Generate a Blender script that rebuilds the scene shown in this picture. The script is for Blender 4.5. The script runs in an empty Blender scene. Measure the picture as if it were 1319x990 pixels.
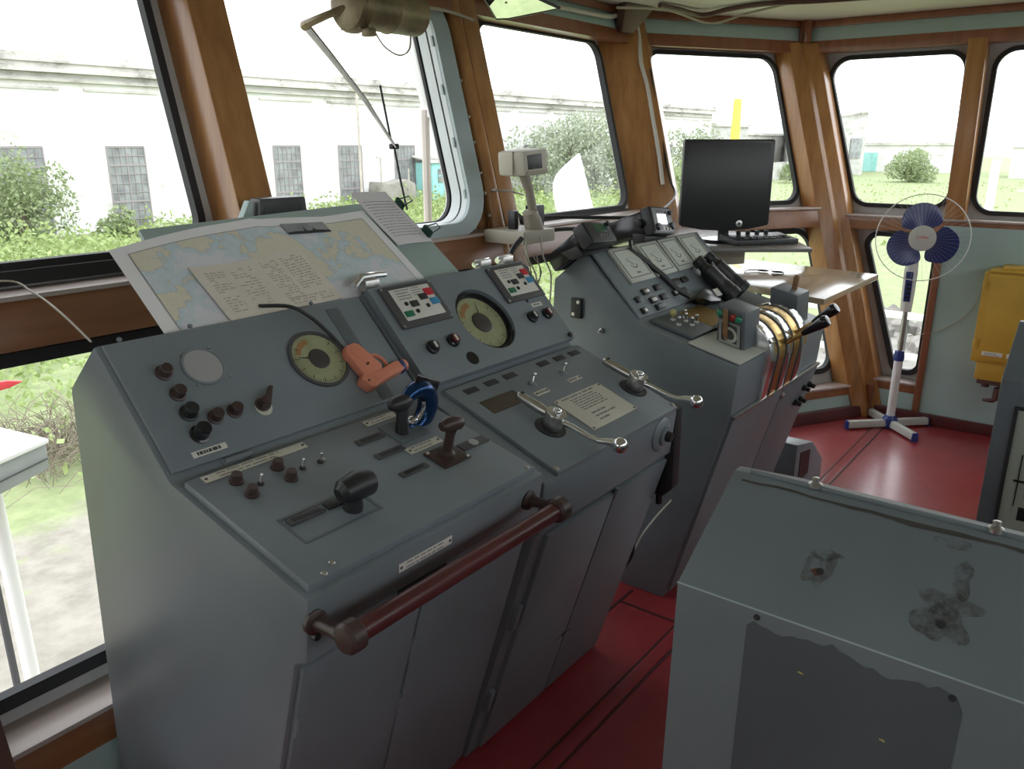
import bpy, bmesh, math, random
from mathutils import Vector, Matrix
random.seed(7)
SC = bpy.context.scene
COL = SC.collection
R = math.radians
V = Vector

# ---------------------------------------------------------------- materials
MATS = {}
def new_mat(name):
    m = bpy.data.materials.new(name); m.use_nodes = True
    nt = m.node_tree; nt.nodes.clear()
    out = nt.nodes.new('ShaderNodeOutputMaterial')
    b = nt.nodes.new('ShaderNodeBsdfPrincipled')
    nt.links.new(b.outputs[0], out.inputs[0])
    MATS[name] = m
    return m, nt, b, out
def N(nt, t, **kw):
    n = nt.nodes.new(t)
    for k, v in kw.items(): setattr(n, k, v)
    return n
def coords(nt, scale=(1, 1, 1)):
    g = N(nt, 'ShaderNodeNewGeometry')
    mp = N(nt, 'ShaderNodeMapping'); mp.inputs['Scale'].default_value = scale
    nt.links.new(g.outputs['Position'], mp.inputs['Vector'])
    return mp.outputs[0]
def noise(nt, vec, scale, detail=4, rough=.55):
    n = N(nt, 'ShaderNodeTexNoise'); n.inputs['Scale'].default_value = scale
    n.inputs['Detail'].default_value = detail; n.inputs['Roughness'].default_value = rough
    nt.links.new(vec, n.inputs['Vector']); return n.outputs[0]
def ramp(nt, fac, stops):
    r = N(nt, 'ShaderNodeValToRGB'); e = r.color_ramp.elements
    while len(e) < len(stops): e.new(.5)
    for i, (p, c) in enumerate(stops):
        e[i].position = p; e[i].color = (*c, 1)
    nt.links.new(fac, r.inputs[0]); return r.outputs[0]
def mixc(nt, fac, a, b):
    m = N(nt, 'ShaderNodeMix', data_type='RGBA')
    for s, v in ((0, fac), (6, a), (7, b)):
        if hasattr(v, 'is_linked'): nt.links.new(v, m.inputs[s])
        else: m.inputs[s].default_value = v if s == 0 else (*v, 1)
    return m.outputs[2]
def bump(nt, b, h, strength=.1, dist=.002):
    n = N(nt, 'ShaderNodeBump'); n.inputs['Strength'].default_value = strength; n.inputs['Distance'].default_value = dist
    nt.links.new(h, n.inputs['Height']); nt.links.new(n.outputs[0], b.inputs['Normal'])
def simple(name, col, rough=.5, metal=0, spec=None, var=0, vscale=6, coat=0):
    m, nt, b, out = new_mat(name)
    b.inputs['Base Color'].default_value = (*col, 1)
    b.inputs['Roughness'].default_value = rough
    b.inputs['Metallic'].default_value = metal
    if coat: b.inputs['Coat Weight'].default_value = coat; b.inputs['Coat Roughness'].default_value = .15
    if spec is not None: b.inputs['Specular IOR Level'].default_value = spec
    if var:
        f = noise(nt, coords(nt), vscale, 5)
        c = ramp(nt, f, [(.3, tuple(x*(1-var) for x in col)), (.7, tuple(min(1, x*(1+var)) for x in col))])
        nt.links.new(c, b.inputs['Base Color'])
    return m

def painted_metal(name, col, rough=.38, wear=.12):
    m, nt, b, out = new_mat(name)
    v = coords(nt)
    f1 = noise(nt, v, 3.5, 6); f2 = noise(nt, v, 60, 3)
    c1 = ramp(nt, f1, [(.3, tuple(x*(1-wear) for x in col)), (.7, tuple(x*(1+wear) for x in col))])
    nt.links.new(c1, b.inputs['Base Color'])
    r = N(nt, 'ShaderNodeMapRange'); r.inputs['To Min'].default_value = rough-.07; r.inputs['To Max'].default_value = rough+.12
    nt.links.new(f1, r.inputs['Value']); nt.links.new(r.outputs[0], b.inputs['Roughness'])
    bump(nt, b, f2, .08, .001)
    return m
painted_metal('console_grey', (.178, .205, .226))
painted_metal('console_lid', (.195, .226, .250))  # same paint as the cabinets, lightened for the light the panels catch
painted_metal('console_aft', (.145, .173, .186), wear=.10)
painted_metal('patch_dark', (.078, .095, .105), wear=.12)
painted_metal('cabinet_grey', (.12, .14, .155))
painted_metal('wall_teal', (.36, .475, .455), rough=.45, wear=.06)
painted_metal('ceiling_paint', (.72, .72, .67), rough=.5, wear=.05)
painted_metal('frame_grey', (.36, .43, .44), rough=.35, wear=.1)
painted_metal('frame_lit', (.58, .62, .62), rough=.35, wear=.1)  # same frame paint made paler, for light falling on the reveal
simple('shelf_grey', (.22, .21, .20), .25)
simple('brown_plate', (.085, .066, .048), .5)
painted_metal('steel_white', (.55, .53, .52), rough=.5, wear=.15)
painted_metal('board_teal', (.33, .42, .40), rough=.5, wear=.05)
painted_metal('yellow_paint', (.56, .34, .045), rough=.42, wear=.14)
painted_metal('rail_maroon', (.09, .019, .019), rough=.32, wear=.3)
painted_metal('brown_bakelite', (.055, .032, .028), rough=.4, wear=.15)
simple('black_plastic', (.018, .018, .02), .42)
simple('black_gloss', (.012, .012, .014), .18)
simple('black_rubber', (.02, .02, .022), .7)
simple('monitor_black', (.02, .02, .021), .36)
simple('slot_dark', (.035, .035, .038), .5)
simple('panel_frame', (.075, .075, .08), .45)
simple('chrome', (.78, .78, .78), .16, 1)
simple('steel', (.55, .54, .52), .33, 1, var=.1, vscale=40)
simple('brass', (.62, .42, .14), .33, 1, var=.12, vscale=30)
simple('brass_dull', (.42, .27, .10), .4, .8, var=.15, vscale=40)
simple('barrel_brown', (.20, .155, .085), .42, .35, var=.3, vscale=20)
simple('plate_cream', (.60, .58, .50), .5, var=.08)
simple('plate_white', (.68, .67, .62), .45)
simple('print_grey', (.20, .20, .20), .6)
simple('print_dark', (.05, .05, .055), .6)
simple('paper_white', (.88, .88, .90), .8, var=.03)
simple('paper_old', (.74, .69, .61), .8, var=.08, vscale=9)
simple('paper_note', (.78, .76, .79), .8, var=.03)
simple('print_old', (.50, .45, .40), .8)
simple('photo_grey', (.30, .31, .33), .5, var=.3, vscale=14)
simple('photo_dark', (.03, .03, .035), .5)
simple('clip_green', (.02, .06, .045), .35, .4)
simple('orange_plastic', (.66, .235, .15), .45, var=.06)
simple('blue_metal', (.012, .045, .13), .2, .7)
simple('blue_tape', (.02, .045, .18), .4)
simple('green_button', (.02, .17, .085), .4)
simple('red_button', (.55, .03, .05), .4)
simple('blue_button', (.06, .28, .50), .4)
simple('green_lamp', (.02, .22, .13), .15, coat=.5)
simple('red_lamp', (.35, .02, .015), .15, coat=.5)
simple('ruby_dark', (.12, .015, .018), .3)
simple('dial_green', (.33, .345, .20), .45, var=.12, vscale=25)
simple('dial_orange', (.34, .18, .07), .5)
simple('dial_grey', (.38, .38, .38), .4, var=.06)
simple('dial_dark', (.06, .05, .05), .4)
simple('meter_face', (.58, .62, .56), .5)
simple('meter_case', (.50, .52, .47), .45)
simple('beige_plastic', (.50, .46, .38), .5, var=.04)
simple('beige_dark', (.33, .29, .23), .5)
simple('white_plastic', (.72, .72, .70), .4)
simple('fan_blue', (.022, .035, .155), .28, coat=.3)
simple('fan_collar', (.025, .05, .22), .35)
simple('light_plastic', (.50, .50, .47), .45)
simple('red_text', (.60, .03, .03), .5)
simple('screen_green', (.03, .10, .06), .15)
simple('device_black', (.03, .032, .034), .4)
simple('radio_face', (.22, .23, .25), .4)
simple('cable_black', (.02, .02, .022), .5)
simple('cable_white', (.60, .58, .52), .5)
simple('cable_tan', (.40, .36, .28), .55)
simple('pipe_brown', (.10, .05, .04), .4)
simple('chrome_rail', (.7, .7, .7), .22, 1)
simple('stain_brown', (.055, .05, .042), .75)
simple('rust', (.10, .035, .02), .8)
simple('wood_handle', (.24, .13, .055), .5, var=.2, vscale=50)
simple('yellow_cap', (.50, .45, .18), .4)
simple('seam_dark', (.05, .012, .012), .6)
simple('seam_groove', (.045, .052, .058), .7)
simple('glass_pane_white', (.55, .55, .52), .25)

def wood(name, c0, c1, c2, rough=.3, axis='z'):
    m, nt, b, out = new_mat(name)
    sc = {'z': (26, 26, 1.6), 'x': (1.6, 26, 26), 'y': (26, 1.6, 26)}[axis]
    v = coords(nt, sc)
    f = noise(nt, v, 1.0, 6, .6)
    g = noise(nt, coords(nt), 2.2, 3)
    c = ramp(nt, f, [(.28, c0), (.5, c1), (.75, c2)])
    d = mixc(nt, g, c, tuple(x*.62 for x in c1))
    # knots
    vo = N(nt, 'ShaderNodeTexVoronoi'); vo.inputs['Scale'].default_value = 3.2
    mp = coords(nt, (1.4, 1.4, .55) if axis == 'z' else (.55, 1.4, 1.4)); nt.links.new(mp, vo.inputs['Vector'])
    k = ramp(nt, vo.outputs['Distance'], [(.035, (1, 1, 1)), (.09, (0, 0, 0))])
    d = mixc(nt, k, d, (.07, .03, .012))
    nt.links.new(d, b.inputs['Base Color'])
    b.inputs['Roughness'].default_value = rough
    b.inputs['Coat Weight'].default_value = .25; b.inputs['Coat Roughness'].default_value = .2
    bump(nt, b, f, .15, .002)
    return m
wood('wood_post', (.25, .095, .028), (.46, .21, .066), (.60, .33, .12))
wood('wood_beam', (.18, .065, .024), (.32, .12, .042), (.42, .18, .07), axis='x')
wood('wood_ledge', (.38, .29, .26), (.50, .40, .36), (.58, .48, .44), rough=.45, axis='x')
wood('wood_red', (.20, .065, .03), (.30, .105, .05), (.38, .15, .07))
wood('table_wood', (.50, .37, .22), (.66, .53, .36), (.72, .60, .44), rough=.13, axis='x')

def floor_mat():
    m, nt, b, out = new_mat('floor_red')
    v = coords(nt)
    f = noise(nt, v, 2.4, 6, .6); g = noise(nt, v, 22, 4, .6)
    c = ramp(nt, f, [(.3, (.24, .022, .028)), (.7, (.33, .036, .042))])
    b.inputs['Coat Weight'].default_value = .55; b.inputs['Coat Roughness'].default_value = .2
    sp = ramp(nt, g, [(.60, (0, 0, 0)), (.82, (1, 1, 1))])
    c = mixc(nt, sp, c, (.36, .07, .06))
    nt.links.new(c, b.inputs['Base Color'])
    rr = N(nt, 'ShaderNodeMapRange'); rr.inputs['To Min'].default_value = .22; rr.inputs['To Max'].default_value = .46
    nt.links.new(g, rr.inputs['Value']); nt.links.new(rr.outputs[0], b.inputs['Roughness'])
    bump(nt, b, g, .06, .001)
floor_mat()

def chart_mat():
    # nautical chart: buff land, pale blue shallows, lilac-white sea, thin coast lines
    m, nt, b, out = new_mat('chart_print')
    v = coords(nt)
    w = noise(nt, v, 3.2, 7, .6)
    base = ramp(nt, w, [(.44, (.74, .71, .58)), (.445, (.55, .57, .55)), (.452, (.58, .70, .75)), (.485, (.64, .72, .77)), (.49, (.73, .74, .80)), (.9, (.78, .78, .84))])
    fine = noise(nt, v, 34, 4, .7)
    ln = ramp(nt, fine, [(.485, (0, 0, 0)), (.5, (.22, .22, .22)), (.515, (0, 0, 0))])
    c = mixc(nt, ln, base, (.30, .32, .34))
    nt.links.new(c, b.inputs['Base Color']); b.inputs['Roughness'].default_value = .7
chart_mat()

def glass(name, tint=(1, 1, 1), refl=.06):
    m = bpy.data.materials.new(name); m.use_nodes = True
    nt = m.node_tree; nt.nodes.clear()
    out = N(nt, 'ShaderNodeOutputMaterial'); mix = N(nt, 'ShaderNodeMixShader')
    t = N(nt, 'ShaderNodeBsdfTransparent'); t.inputs[0].default_value = (*tint, 1)
    g = N(nt, 'ShaderNodeBsdfGlossy'); g.inputs['Roughness'].default_value = .02
    lw = N(nt, 'ShaderNodeLayerWeight'); lw.inputs['Blend'].default_value = .5
    pw = N(nt, 'ShaderNodeMath', operation='POWER'); pw.inputs[1].default_value = 5; nt.links.new(lw.outputs['Facing'], pw.inputs[0])
    fr = N(nt, 'ShaderNodeMath', operation='MULTIPLY_ADD'); fr.inputs[1].default_value = .6; fr.inputs[2].default_value = .03; nt.links.new(pw.outputs[0], fr.inputs[0])
    nt.links.new(fr.outputs[0], mix.inputs[0]); nt.links.new(t.outputs[0], mix.inputs[1]); nt.links.new(g.outputs[0], mix.inputs[2])
    nt.links.new(mix.outputs[0], out.inputs[0]); MATS[name] = m
glass('window_glass', (.97, .985, .98))
glass('meter_glass', (.9, .92, .9))
glass('fan_grille_clear', (.92, .93, .95))

def lit(name, col, strength):
    m, nt, b, out = new_mat(name)
    b.inputs['Base Color'].default_value = (*col, 1)
    b.inputs['Emission Color'].default_value = (*col, 1); b.inputs['Emission Strength'].default_value = strength
lit('screen_glare', (.9, .95, 1), 1.6)  # glare on the radio screen, put in as emission

# exterior: haze of distance put into paler base colours
def plaster(name, lo, hi, dirt):
    m, nt, b, out = new_mat(name)
    v = coords(nt, (.5, .5, .9))
    f = noise(nt, v, 1.1, 8, .68)
    c = ramp(nt, f, [(.33, dirt), (.45, lo), (.62, hi)])
    nt.links.new(c, b.inputs['Base Color']); b.inputs['Roughness'].default_value = .9
plaster('plaster_white', (.70, .69, .67), (.76, .76, .75), (.50, .48, .45))
plaster('plaster_worn', (.48, .46, .43), (.62, .60, .57), (.22, .21, .19))
plaster('plaster_far', (.44, .43, .41), (.56, .55, .53), (.28, .27, .25))
plaster('concrete', (.24, .225, .20), (.32, .30, .27), (.12, .11, .10))
simple('window_muntin', (.30, .27, .27), .7)
def factory_glass():
    m, nt, b, out = new_mat('factory_glass')
    v = coords(nt)
    vo = N(nt, 'ShaderNodeTexVoronoi'); vo.inputs['Scale'].default_value = 1.6; nt.links.new(v, vo.inputs['Vector'])
    c = ramp(nt, vo.outputs['Distance'], [(.1, (.15, .155, .16)), (.8, (.29, .31, .31))])
    nt.links.new(c, b.inputs['Base Color']); b.inputs['Roughness'].default_value = .35
factory_glass()
simple('shed_teal', (.30, .60, .58), .7, var=.12, vscale=1.5)
simple('yellow_pole_paint', (.85, .72, .10), .6)
simple('grey_box_paint', (.30, .32, .33), .5, var=.08)
simple('white_paint', (.80, .80, .79), .5)
simple('red_paint', (.62, .05, .06), .5)
simple('dry_twig', (.20, .165, .125), .9, var=.25, vscale=8)
simple('rust_pipe', (.45, .40, .36), .7, var=.2, vscale=3)
simple('bark', (.16, .13, .10), .9, var=.25)
simple('hill_green', (.36, .43, .38), 1, var=.1, vscale=.05)
simple('dark_metal', (.10, .10, .11), .45, .6)
def leaves(name, a, b_, c_):
    m, nt, b, out = new_mat(name)
    v = coords(nt)
    f = noise(nt, v, 1.1, 4); g = noise(nt, v, 9, 2)
    mx = N(nt, 'ShaderNodeMath', operation='MULTIPLY_ADD'); mx.inputs[1].default_value = .6; 
    nt.links.new(g, mx.inputs[0])
    m2 = N(nt, 'ShaderNodeMath', operation='MULTIPLY'); m2.inputs[1].default_value = .4
    nt.links.new(f, m2.inputs[0]); nt.links.new(m2.outputs[0], mx.inputs[2])
    c = ramp(nt, mx.outputs[0], [(.35, a), (.5, b_), (.65, c_)])
    nt.links.new(c, b.inputs['Base Color']); b.inputs['Roughness'].default_value = .7
    tr = N(nt, 'ShaderNodeBsdfTranslucent'); nt.links.new(c, tr.inputs[0])
    mix = N(nt, 'ShaderNodeMixShader'); mix.inputs[0].default_value = .3
    nt.links.new(b.outputs[0], mix.inputs[1]); nt.links.new(tr.outputs[0], mix.inputs[2]); nt.links.new(mix.outputs[0], out.inputs[0])
leaves('leaf_bright', (.20, .27, .09), (.31, .39, .15), (.44, .50, .24))
leaves('leaf_mid', (.20, .26, .13), (.30, .36, .19), (.42, .46, .28))
leaves('leaf_dull', (.24, .27, .20), (.34, .38, .27), (.45, .48, .36))
def ground_mat():
    m, nt, b, out = new_mat('yard_ground')
    v = coords(nt)
    g = N(nt, 'ShaderNodeNewGeometry'); s = N(nt, 'ShaderNodeSeparateXYZ'); nt.links.new(g.outputs['Position'], s.inputs[0])
    f = noise(nt, v, .35, 6, .6); q = noise(nt, v, 3, 6, .65)
    grass = ramp(nt, q, [(.35, (.20, .24, .11)), (.6, (.27, .31, .15)), (.75, (.34, .36, .22))])
    sand = ramp(nt, q, [(.35, (.21, .188, .155)), (.65, (.30, .272, .232))])
    # sand near the quay (y < 11) and in drifts further off
    ad = N(nt, 'ShaderNodeMath', operation='MULTIPLY_ADD'); ad.inputs[1].default_value = 6.0
    nt.links.new(f, ad.inputs[0]); nt.links.new(s.outputs['Y'], ad.inputs[2])
    k = ramp_pos = N(nt, 'ShaderNodeMapRange'); k.inputs['From Min'].default_value = 12.6; k.inputs['From Max'].default_value = 13.4
    nt.links.new(ad.outputs[0], k.inputs['Value'])
    xk = N(nt, 'ShaderNodeMapRange'); xk.inputs['From Min'].default_value = 5.2; xk.inputs['From Max'].default_value = 7.0; nt.links.new(s.outputs['X'], xk.inputs['Value'])
    # tufts on the sand
    t = ramp(nt, noise(nt, v, .9, 5, .7), [(.56, (0, 0, 0)), (.64, (1, 1, 1))])
    mx = N(nt, 'ShaderNodeMath', operation='MAXIMUM'); nt.links.new(k.outputs[0], mx.inputs[0]); nt.links.new(t, mx.inputs[1])
    mx2 = N(nt, 'ShaderNodeMath', operation='MAXIMUM'); nt.links.new(mx.outputs[0], mx2.inputs[0]); nt.links.new(xk.outputs[0], mx2.inputs[1])
    c = mixc(nt, mx2.outputs[0], sand, grass)
    nt.links.new(c, b.inputs['Base Color']); b.inputs['Roughness'].default_value = .95
ground_mat()

# ---------------------------------------------------------------- mesh builder
class MB:
    def __init__(self): self.v = []; self.f = []; self.mi = []; self.cur = 0
    def mat(self, i): self.cur = i; return self
    def add(self, vs, fs):
        o = len(self.v); self.v += [V(p) for p in vs]
        self.f += [tuple(i+o for i in f) for f in fs]; self.mi += [self.cur]*len(fs); return self
    def box(self, c, s, rot=None, ch=0):
        x, y, z = (k/2 for k in s); c = V(c); M = rot or Matrix.Identity(3)
        if ch <= 0:
            vs = [(a*x, b*y, d*z) for a in (-1, 1) for b in (-1, 1) for d in (-1, 1)]
            fs = [(0, 1, 3, 2), (4, 6, 7, 5), (0, 4, 5, 1), (2, 3, 7, 6), (0, 2, 6, 4), (1, 5, 7, 3)]
            return self.add([c+M@V(p) for p in vs], fs)
        ch = min(ch, x*.95, y*.95, z*.95)
        bm = bmesh.new(); bmesh.ops.create_cube(bm, size=1)
        for v in bm.verts: v.co = V((v.co.x*2*x, v.co.y*2*y, v.co.z*2*z))
        bmesh.ops.bevel(bm, geom=bm.edges[:], offset=ch, segments=2, profile=.6, affect='EDGES')
        bm.verts.index_update()
        self.add([c+M@v.co for v in bm.verts], [tuple(v.index for v in f.verts) for f in bm.faces]); bm.free(); return self
    def bx(self, x0, x1, y0, y1, z0, z1, ch=0):
        return self.box(((x0+x1)/2, (y0+y1)/2, (z0+z1)/2), (abs(x1-x0), abs(y1-y0), abs(z1-z0)), None, ch)
    def fbox(self, F, a0, a1, b0, b1, c0, c1, ch=0):
        return self.box(F((a0+a1)/2, (b0+b1)/2, (c0+c1)/2), (abs(a1-a0), abs(b1-b0), abs(c1-c0)), F.M, ch)
    def cyl(self, p0, p1, r0, r1=None, n=20, cap=True):
        p0, p1 = V(p0), V(p1); r1 = r0 if r1 is None else r1
        d = (p1-p0).normalized(); a = d.orthogonal().normalized(); b = d.cross(a)
        vs = [];
        for p, r in ((p0, r0), (p1, r1)):
            vs += [p+(a*math.cos(2*math.pi*i/n)+b*math.sin(2*math.pi*i/n))*r for i in range(n)]
        fs = [(i, (i+1) % n, n+(i+1) % n, n+i) for i in range(n)]
        if cap: fs += [tuple(reversed(range(n))), tuple(range(n, 2*n))]
        return self.add(vs, fs)
    def lathe(self, p, d, prof, n=24):
        p, d = V(p), V(d).normalized(); a = d.orthogonal().normalized(); b = d.cross(a)
        vs = []; fs = []
        for (r, h) in prof:
            vs += [p+d*h+(a*math.cos(2*math.pi*i/n)+b*math.sin(2*math.pi*i/n))*max(r, 1e-5) for i in range(n)]
        for k in range(len(prof)-1):
            fs += [(k*n+i, k*n+(i+1) % n, (k+1)*n+(i+1) % n, (k+1)*n+i) for i in range(n)]
        fs += [tuple(reversed(range(n))), tuple(range((len(prof)-1)*n, len(prof)*n))]
        return self.add(vs, fs)
    def tube(self, pts, r, n=8, closed=False):
        pts = [V(p) for p in pts]; m = len(pts); rs = r if isinstance(r, (list, tuple)) else [r]*m
        t0 = (pts[1]-pts[0]).normalized(); a = t0.orthogonal().normalized(); vs = []
        for i, p in enumerate(pts):
            if closed: t = (pts[(i+1) % m]-pts[i-1]).normalized()
            else: t = (pts[min(i+1, m-1)]-pts[max(i-1, 0)]).normalized()
            a = (a-t*a.dot(t)).normalized(); b = t.cross(a)
            vs += [p+(a*math.cos(2*math.pi*k/n)+b*math.sin(2*math.pi*k/n))*rs[i] for k in range(n)]
        fs = []
        for i in range(m if closed else m-1):
            j = (i+1) % m
            fs += [(i*n+k, i*n+(k+1) % n, j*n+(k+1) % n, j*n+k) for k in range(n)]
        if not closed: fs += [tuple(reversed(range(n))), tuple(range((m-1)*n, m*n))]
        return self.add(vs, fs)
    def ball(self, c, r, M=None, nu=16, nv=10):
        c = V(c); r = (r, r, r) if not isinstance(r, (tuple, list)) else r; M = M or Matrix.Identity(3)
        vs = [c+M@V((0, 0, r[2]))]
        for j in range(1, nv):
            t = math.pi*j/nv
            vs += [c+M@V((r[0]*math.sin(t)*math.cos(2*math.pi*i/nu), r[1]*math.sin(t)*math.sin(2*math.pi*i/nu), r[2]*math.cos(t))) for i in range(nu)]
        vs.append(c+M@V((0, 0, -r[2]))); fs = []
        for i in range(nu): fs.append((0, 1+i, 1+(i+1) % nu))
        for j in range(nv-2):
            a = 1+j*nu
            fs += [(a+i, a+nu+i, a+nu+(i+1) % nu, a+(i+1) % nu) for i in range(nu)]
        a = 1+(nv-2)*nu
        for i in range(nu): fs.append((a+i, len(vs)-1, a+(i+1) % nu))
        return self.add(vs, fs)
    def prism(self, poly, d, ch=0):
        """closed 3-D polygon extruded by the vector d"""
        poly = [V(p) for p in poly]; d = V(d); n = len(poly)
        if ch <= 0:
            vs = poly+[p+d for p in poly]
            return self.add(vs, [tuple(reversed(range(n))), tuple(range(n, 2*n))]+[(i, (i+1) % n, n+(i+1) % n, n+i) for i in range(n)])
        bm = bmesh.new()
        a = [bm.verts.new(p) for p in poly]; b = [bm.verts.new(p+d) for p in poly]
        bm.faces.new(list(reversed(a))); bm.faces.new(b)
        for i in range(n): bm.faces.new((a[i], a[(i+1) % n], b[(i+1) % n], b[i]))
        bmesh.ops.recalc_face_normals(bm, faces=bm.faces[:])
        bmesh.ops.bevel(bm, geom=bm.edges[:], offset=ch, segments=2, profile=.6, affect='EDGES')
        bm.verts.index_update()
        self.add([v.co.copy() for v in bm.verts], [tuple(v.index for v in f.verts) for f in bm.faces]); bm.free(); return self
    def ring(self, inner, outer, d):
        """flat ring between two matching closed loops, given thickness d"""
        n = len(inner); d = V(d); I = [V(p) for p in inner]; O = [V(p) for p in outer]
        vs = I+O+[p+d for p in I]+[p+d for p in O]; fs = []
        for i in range(n):
            j = (i+1) % n
            fs += [(i, j, n+j, n+i), (2*n+i, 3*n+i, 3*n+j, 2*n+j), (i, 2*n+i, 2*n+j, j), (n+i, n+j, 3*n+j, 3*n+i)]
        return self.add(vs, fs)
    def quad(self, *p): return self.add(p, [tuple(range(len(p)))])

def org(o):
    p = V((0, 0, 0))
    while o is not None: p = p+o.location; o = o.parent
    return p
def build(name, mb, mat, parent=None, sharp=35, label=None, smooth=True, loc=None):
    me = bpy.data.meshes.new(name)
    o = bpy.data.objects.new(name, me); COL.objects.link(o)
    if parent is not None: o.parent = parent
    elif loc is not None: o.location = loc
    b0 = org(o)
    me.from_pydata([tuple(p-b0) for p in mb.v], [], mb.f)
    bm = bmesh.new(); bm.from_mesh(me); bmesh.ops.recalc_face_normals(bm, faces=bm.faces[:]); bm.to_mesh(me); bm.free()
    for mm in (mat if isinstance(mat, (list, tuple)) else [mat]): me.materials.append(MATS[mm])
    if len(me.materials) > 1: me.polygons.foreach_set('material_index', mb.mi)
    if smooth:
        me.polygons.foreach_set('use_smooth', [True]*len(me.polygons)); me.set_sharp_from_angle(angle=R(sharp))
    me.update()
    if label: o['label'] = label
    return o
def tag(o, label, cat, group=None):
    o['label'] = label; o['category'] = cat
    if group: o['group'] = group
    return o
def thing(name, loc, label, cat, group=None):
    o = bpy.data.objects.new(name, None); o.empty_display_size = .05; COL.objects.link(o); o.location = loc
    return tag(o, label, cat, group)
def struct(name, mb, mat, sharp=35, parent=None, smooth=True):
    o = build(name, mb, mat, parent, sharp, smooth=smooth)
    if parent is None: o['kind'] = 'structure'
    return o
def text(name, body, size, F, a, b, c, mat, parent, depth=.0006, rot=0):
    """lettering lying in the frame F at (a, b, c), turned into a mesh"""
    cu = bpy.data.curves.new(name, 'FONT'); cu.body = body; cu.size = size; cu.extrude = depth/2
    cu.align_x = 'CENTER'; cu.align_y = 'CENTER'; cu.resolution_u = 2
    tmp = bpy.data.objects.new('tmp', cu); COL.objects.link(tmp)
    bpy.context.view_layer.update()
    me = bpy.data.meshes.new_from_object(tmp.evaluated_get(bpy.context.evaluated_depsgraph_get()))
    bpy.data.objects.remove(tmp); bpy.data.curves.remove(cu)
    o = bpy.data.objects.new(name, me); COL.objects.link(o)
    o.parent = parent; b0 = org(o)
    cr, sr = math.cos(rot), math.sin(rot)
    for v in me.vertices:
        x, y = v.co.x*cr-v.co.y*sr, v.co.x*sr+v.co.y*cr
        v.co = F(a+x, b+y, c+v.co.z)-b0
    me.materials.clear(); me.materials.append(MATS[mat])
    return o
class Fr:
    """local frame: F(a, b, c) = o + a*ex + b*ey + c*ez"""
    def __init__(s, o, ex, ey, ez): s.o = V(o); s.x = V(ex).normalized(); s.y = V(ey).normalized(); s.z = V(ez).normalized(); s.M = Matrix((s.x, s.y, s.z)).transposed()
    def __call__(s, a, b, c=0): return s.o+s.x*a+s.y*b+s.z*c
def circle(F, a, b, c, ra, rb=None, n=40):
    rb = rb or ra
    return [F(a+ra*math.cos(2*math.pi*i/n), b+rb*math.sin(2*math.pi*i/n), c) for i in range(n)]
def rquad(q, r, k=7):
    """rounded convex quad (2-D) -> (inner loop, matching outer builder indices)"""
    pts = []; q = [V((*p, 0)) for p in q]; n = 4
    for i in range(4):
        p, a, b = q[i], q[i-1], q[(i+1) % 4]
        u = (a-p).normalized(); w = (b-p).normalized(); ang = u.angle(w); t = r/math.tan(ang/2)
        c = p+(u+w).normalized()*(r/math.sin(ang/2))
        s0 = p+u*t; s1 = p+w*t
        v0, v1 = s0-c, s1-c; th = v0.angle(v1)
        for j in range(k):
            f = j/(k-1)
            pts.append(c+(v0*math.sin((1-f)*th)+v1*math.sin(f*th))/math.sin(th))
    return [(p.x, p.y) for p in pts]
def offset_loop(q, d):
    """grow a convex quad by d on every side"""
    q = [V((*p, 0)) for p in q]; out = []
    area = sum(q[i].x*q[(i+1) % 4].y-q[(i+1) % 4].x*q[i].y for i in range(4))
    sg = 1 if area > 0 else -1
    for i in range(4):
        p, a, b = q[i], q[i-1], q[(i+1) % 4]
        e0 = (p-a).normalized(); e1 = (b-p).normalized()
        n0 = V((e0.y, -e0.x, 0))*sg; n1 = V((e1.y, -e1.x, 0))*sg
        den = 1+n0.dot(n1)
        out.append(p+(n0+n1)*(d/den))
    return [(p.x, p.y) for p in out]
def outer_for(q, k=7):
    """points on a sharp quad matched to rquad's loop"""
    pts = []; q = [V((*p, 0)) for p in q]
    for i in range(4):
        p, a, b = q[i], q[i-1], q[(i+1) % 4]
        h = k//2
        for j in range(k):
            if j < h: pts.append(p+(a-p)*.12*(h-j)/h)
            else: pts.append(p+(b-p)*.12*(j-h)/h)
    return [(p.x, p.y) for p in pts]
def lines(mb, F, a0, a1, b0, b1, c, n, h=.35, seed=1, gap=.25, margin=.06):
    """rows of short dark dashes, print too small to read"""
    rnd = random.Random(seed); w = a1-a0; s = (b1-b0)/n
    for i in range(n):
        a = a0+w*margin; b = b0+s*(i+.5)
        end = a1-w*margin-w*rnd.random()*gap
        while a < end:
            l = min(w*(.05+.14*rnd.random()), end-a)
            mb.quad(F(a, b-s*h/2, c), F(a+l, b-s*h/2, c), F(a+l, b+s*h/2, c), F(a, b+s*h/2, c)); a += l+w*.025
# ---------------------------------------------------------------- the room
class Facet:
    """a window wall: W(s, z, off) with s along the wall, z up, off outwards"""
    def __init__(s, P0, h, D, out): s.P0 = V(P0); s.h = V(h).normalized(); s.D = V(D); s.n = V(out).normalized()
    def __call__(s, a, z, off=0): return s.P0+s.h*a+s.D*z+s.n*off
FRONT = Facet((0, 1.74, 0), (1, 0, 0), (0, .27, 1), (0, 1, 0))  # visible window outlines: image pixels cast onto these wall planes, kept as numbers
h4 = V((1.07, -.64, 0))
BOW = Facet((4.05, 1.74, 0), h4, (0, .285, 1), (.513, .858, 0))
SIDE = Facet((5.12, 0, 0), (0, 1, 0), (0, 0, 1), (1, 0, 0))
PORT = Facet((-1.8, 0, 0), (0, -1, 0), (0, 0, 1), (-1, 0, 0))

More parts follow.
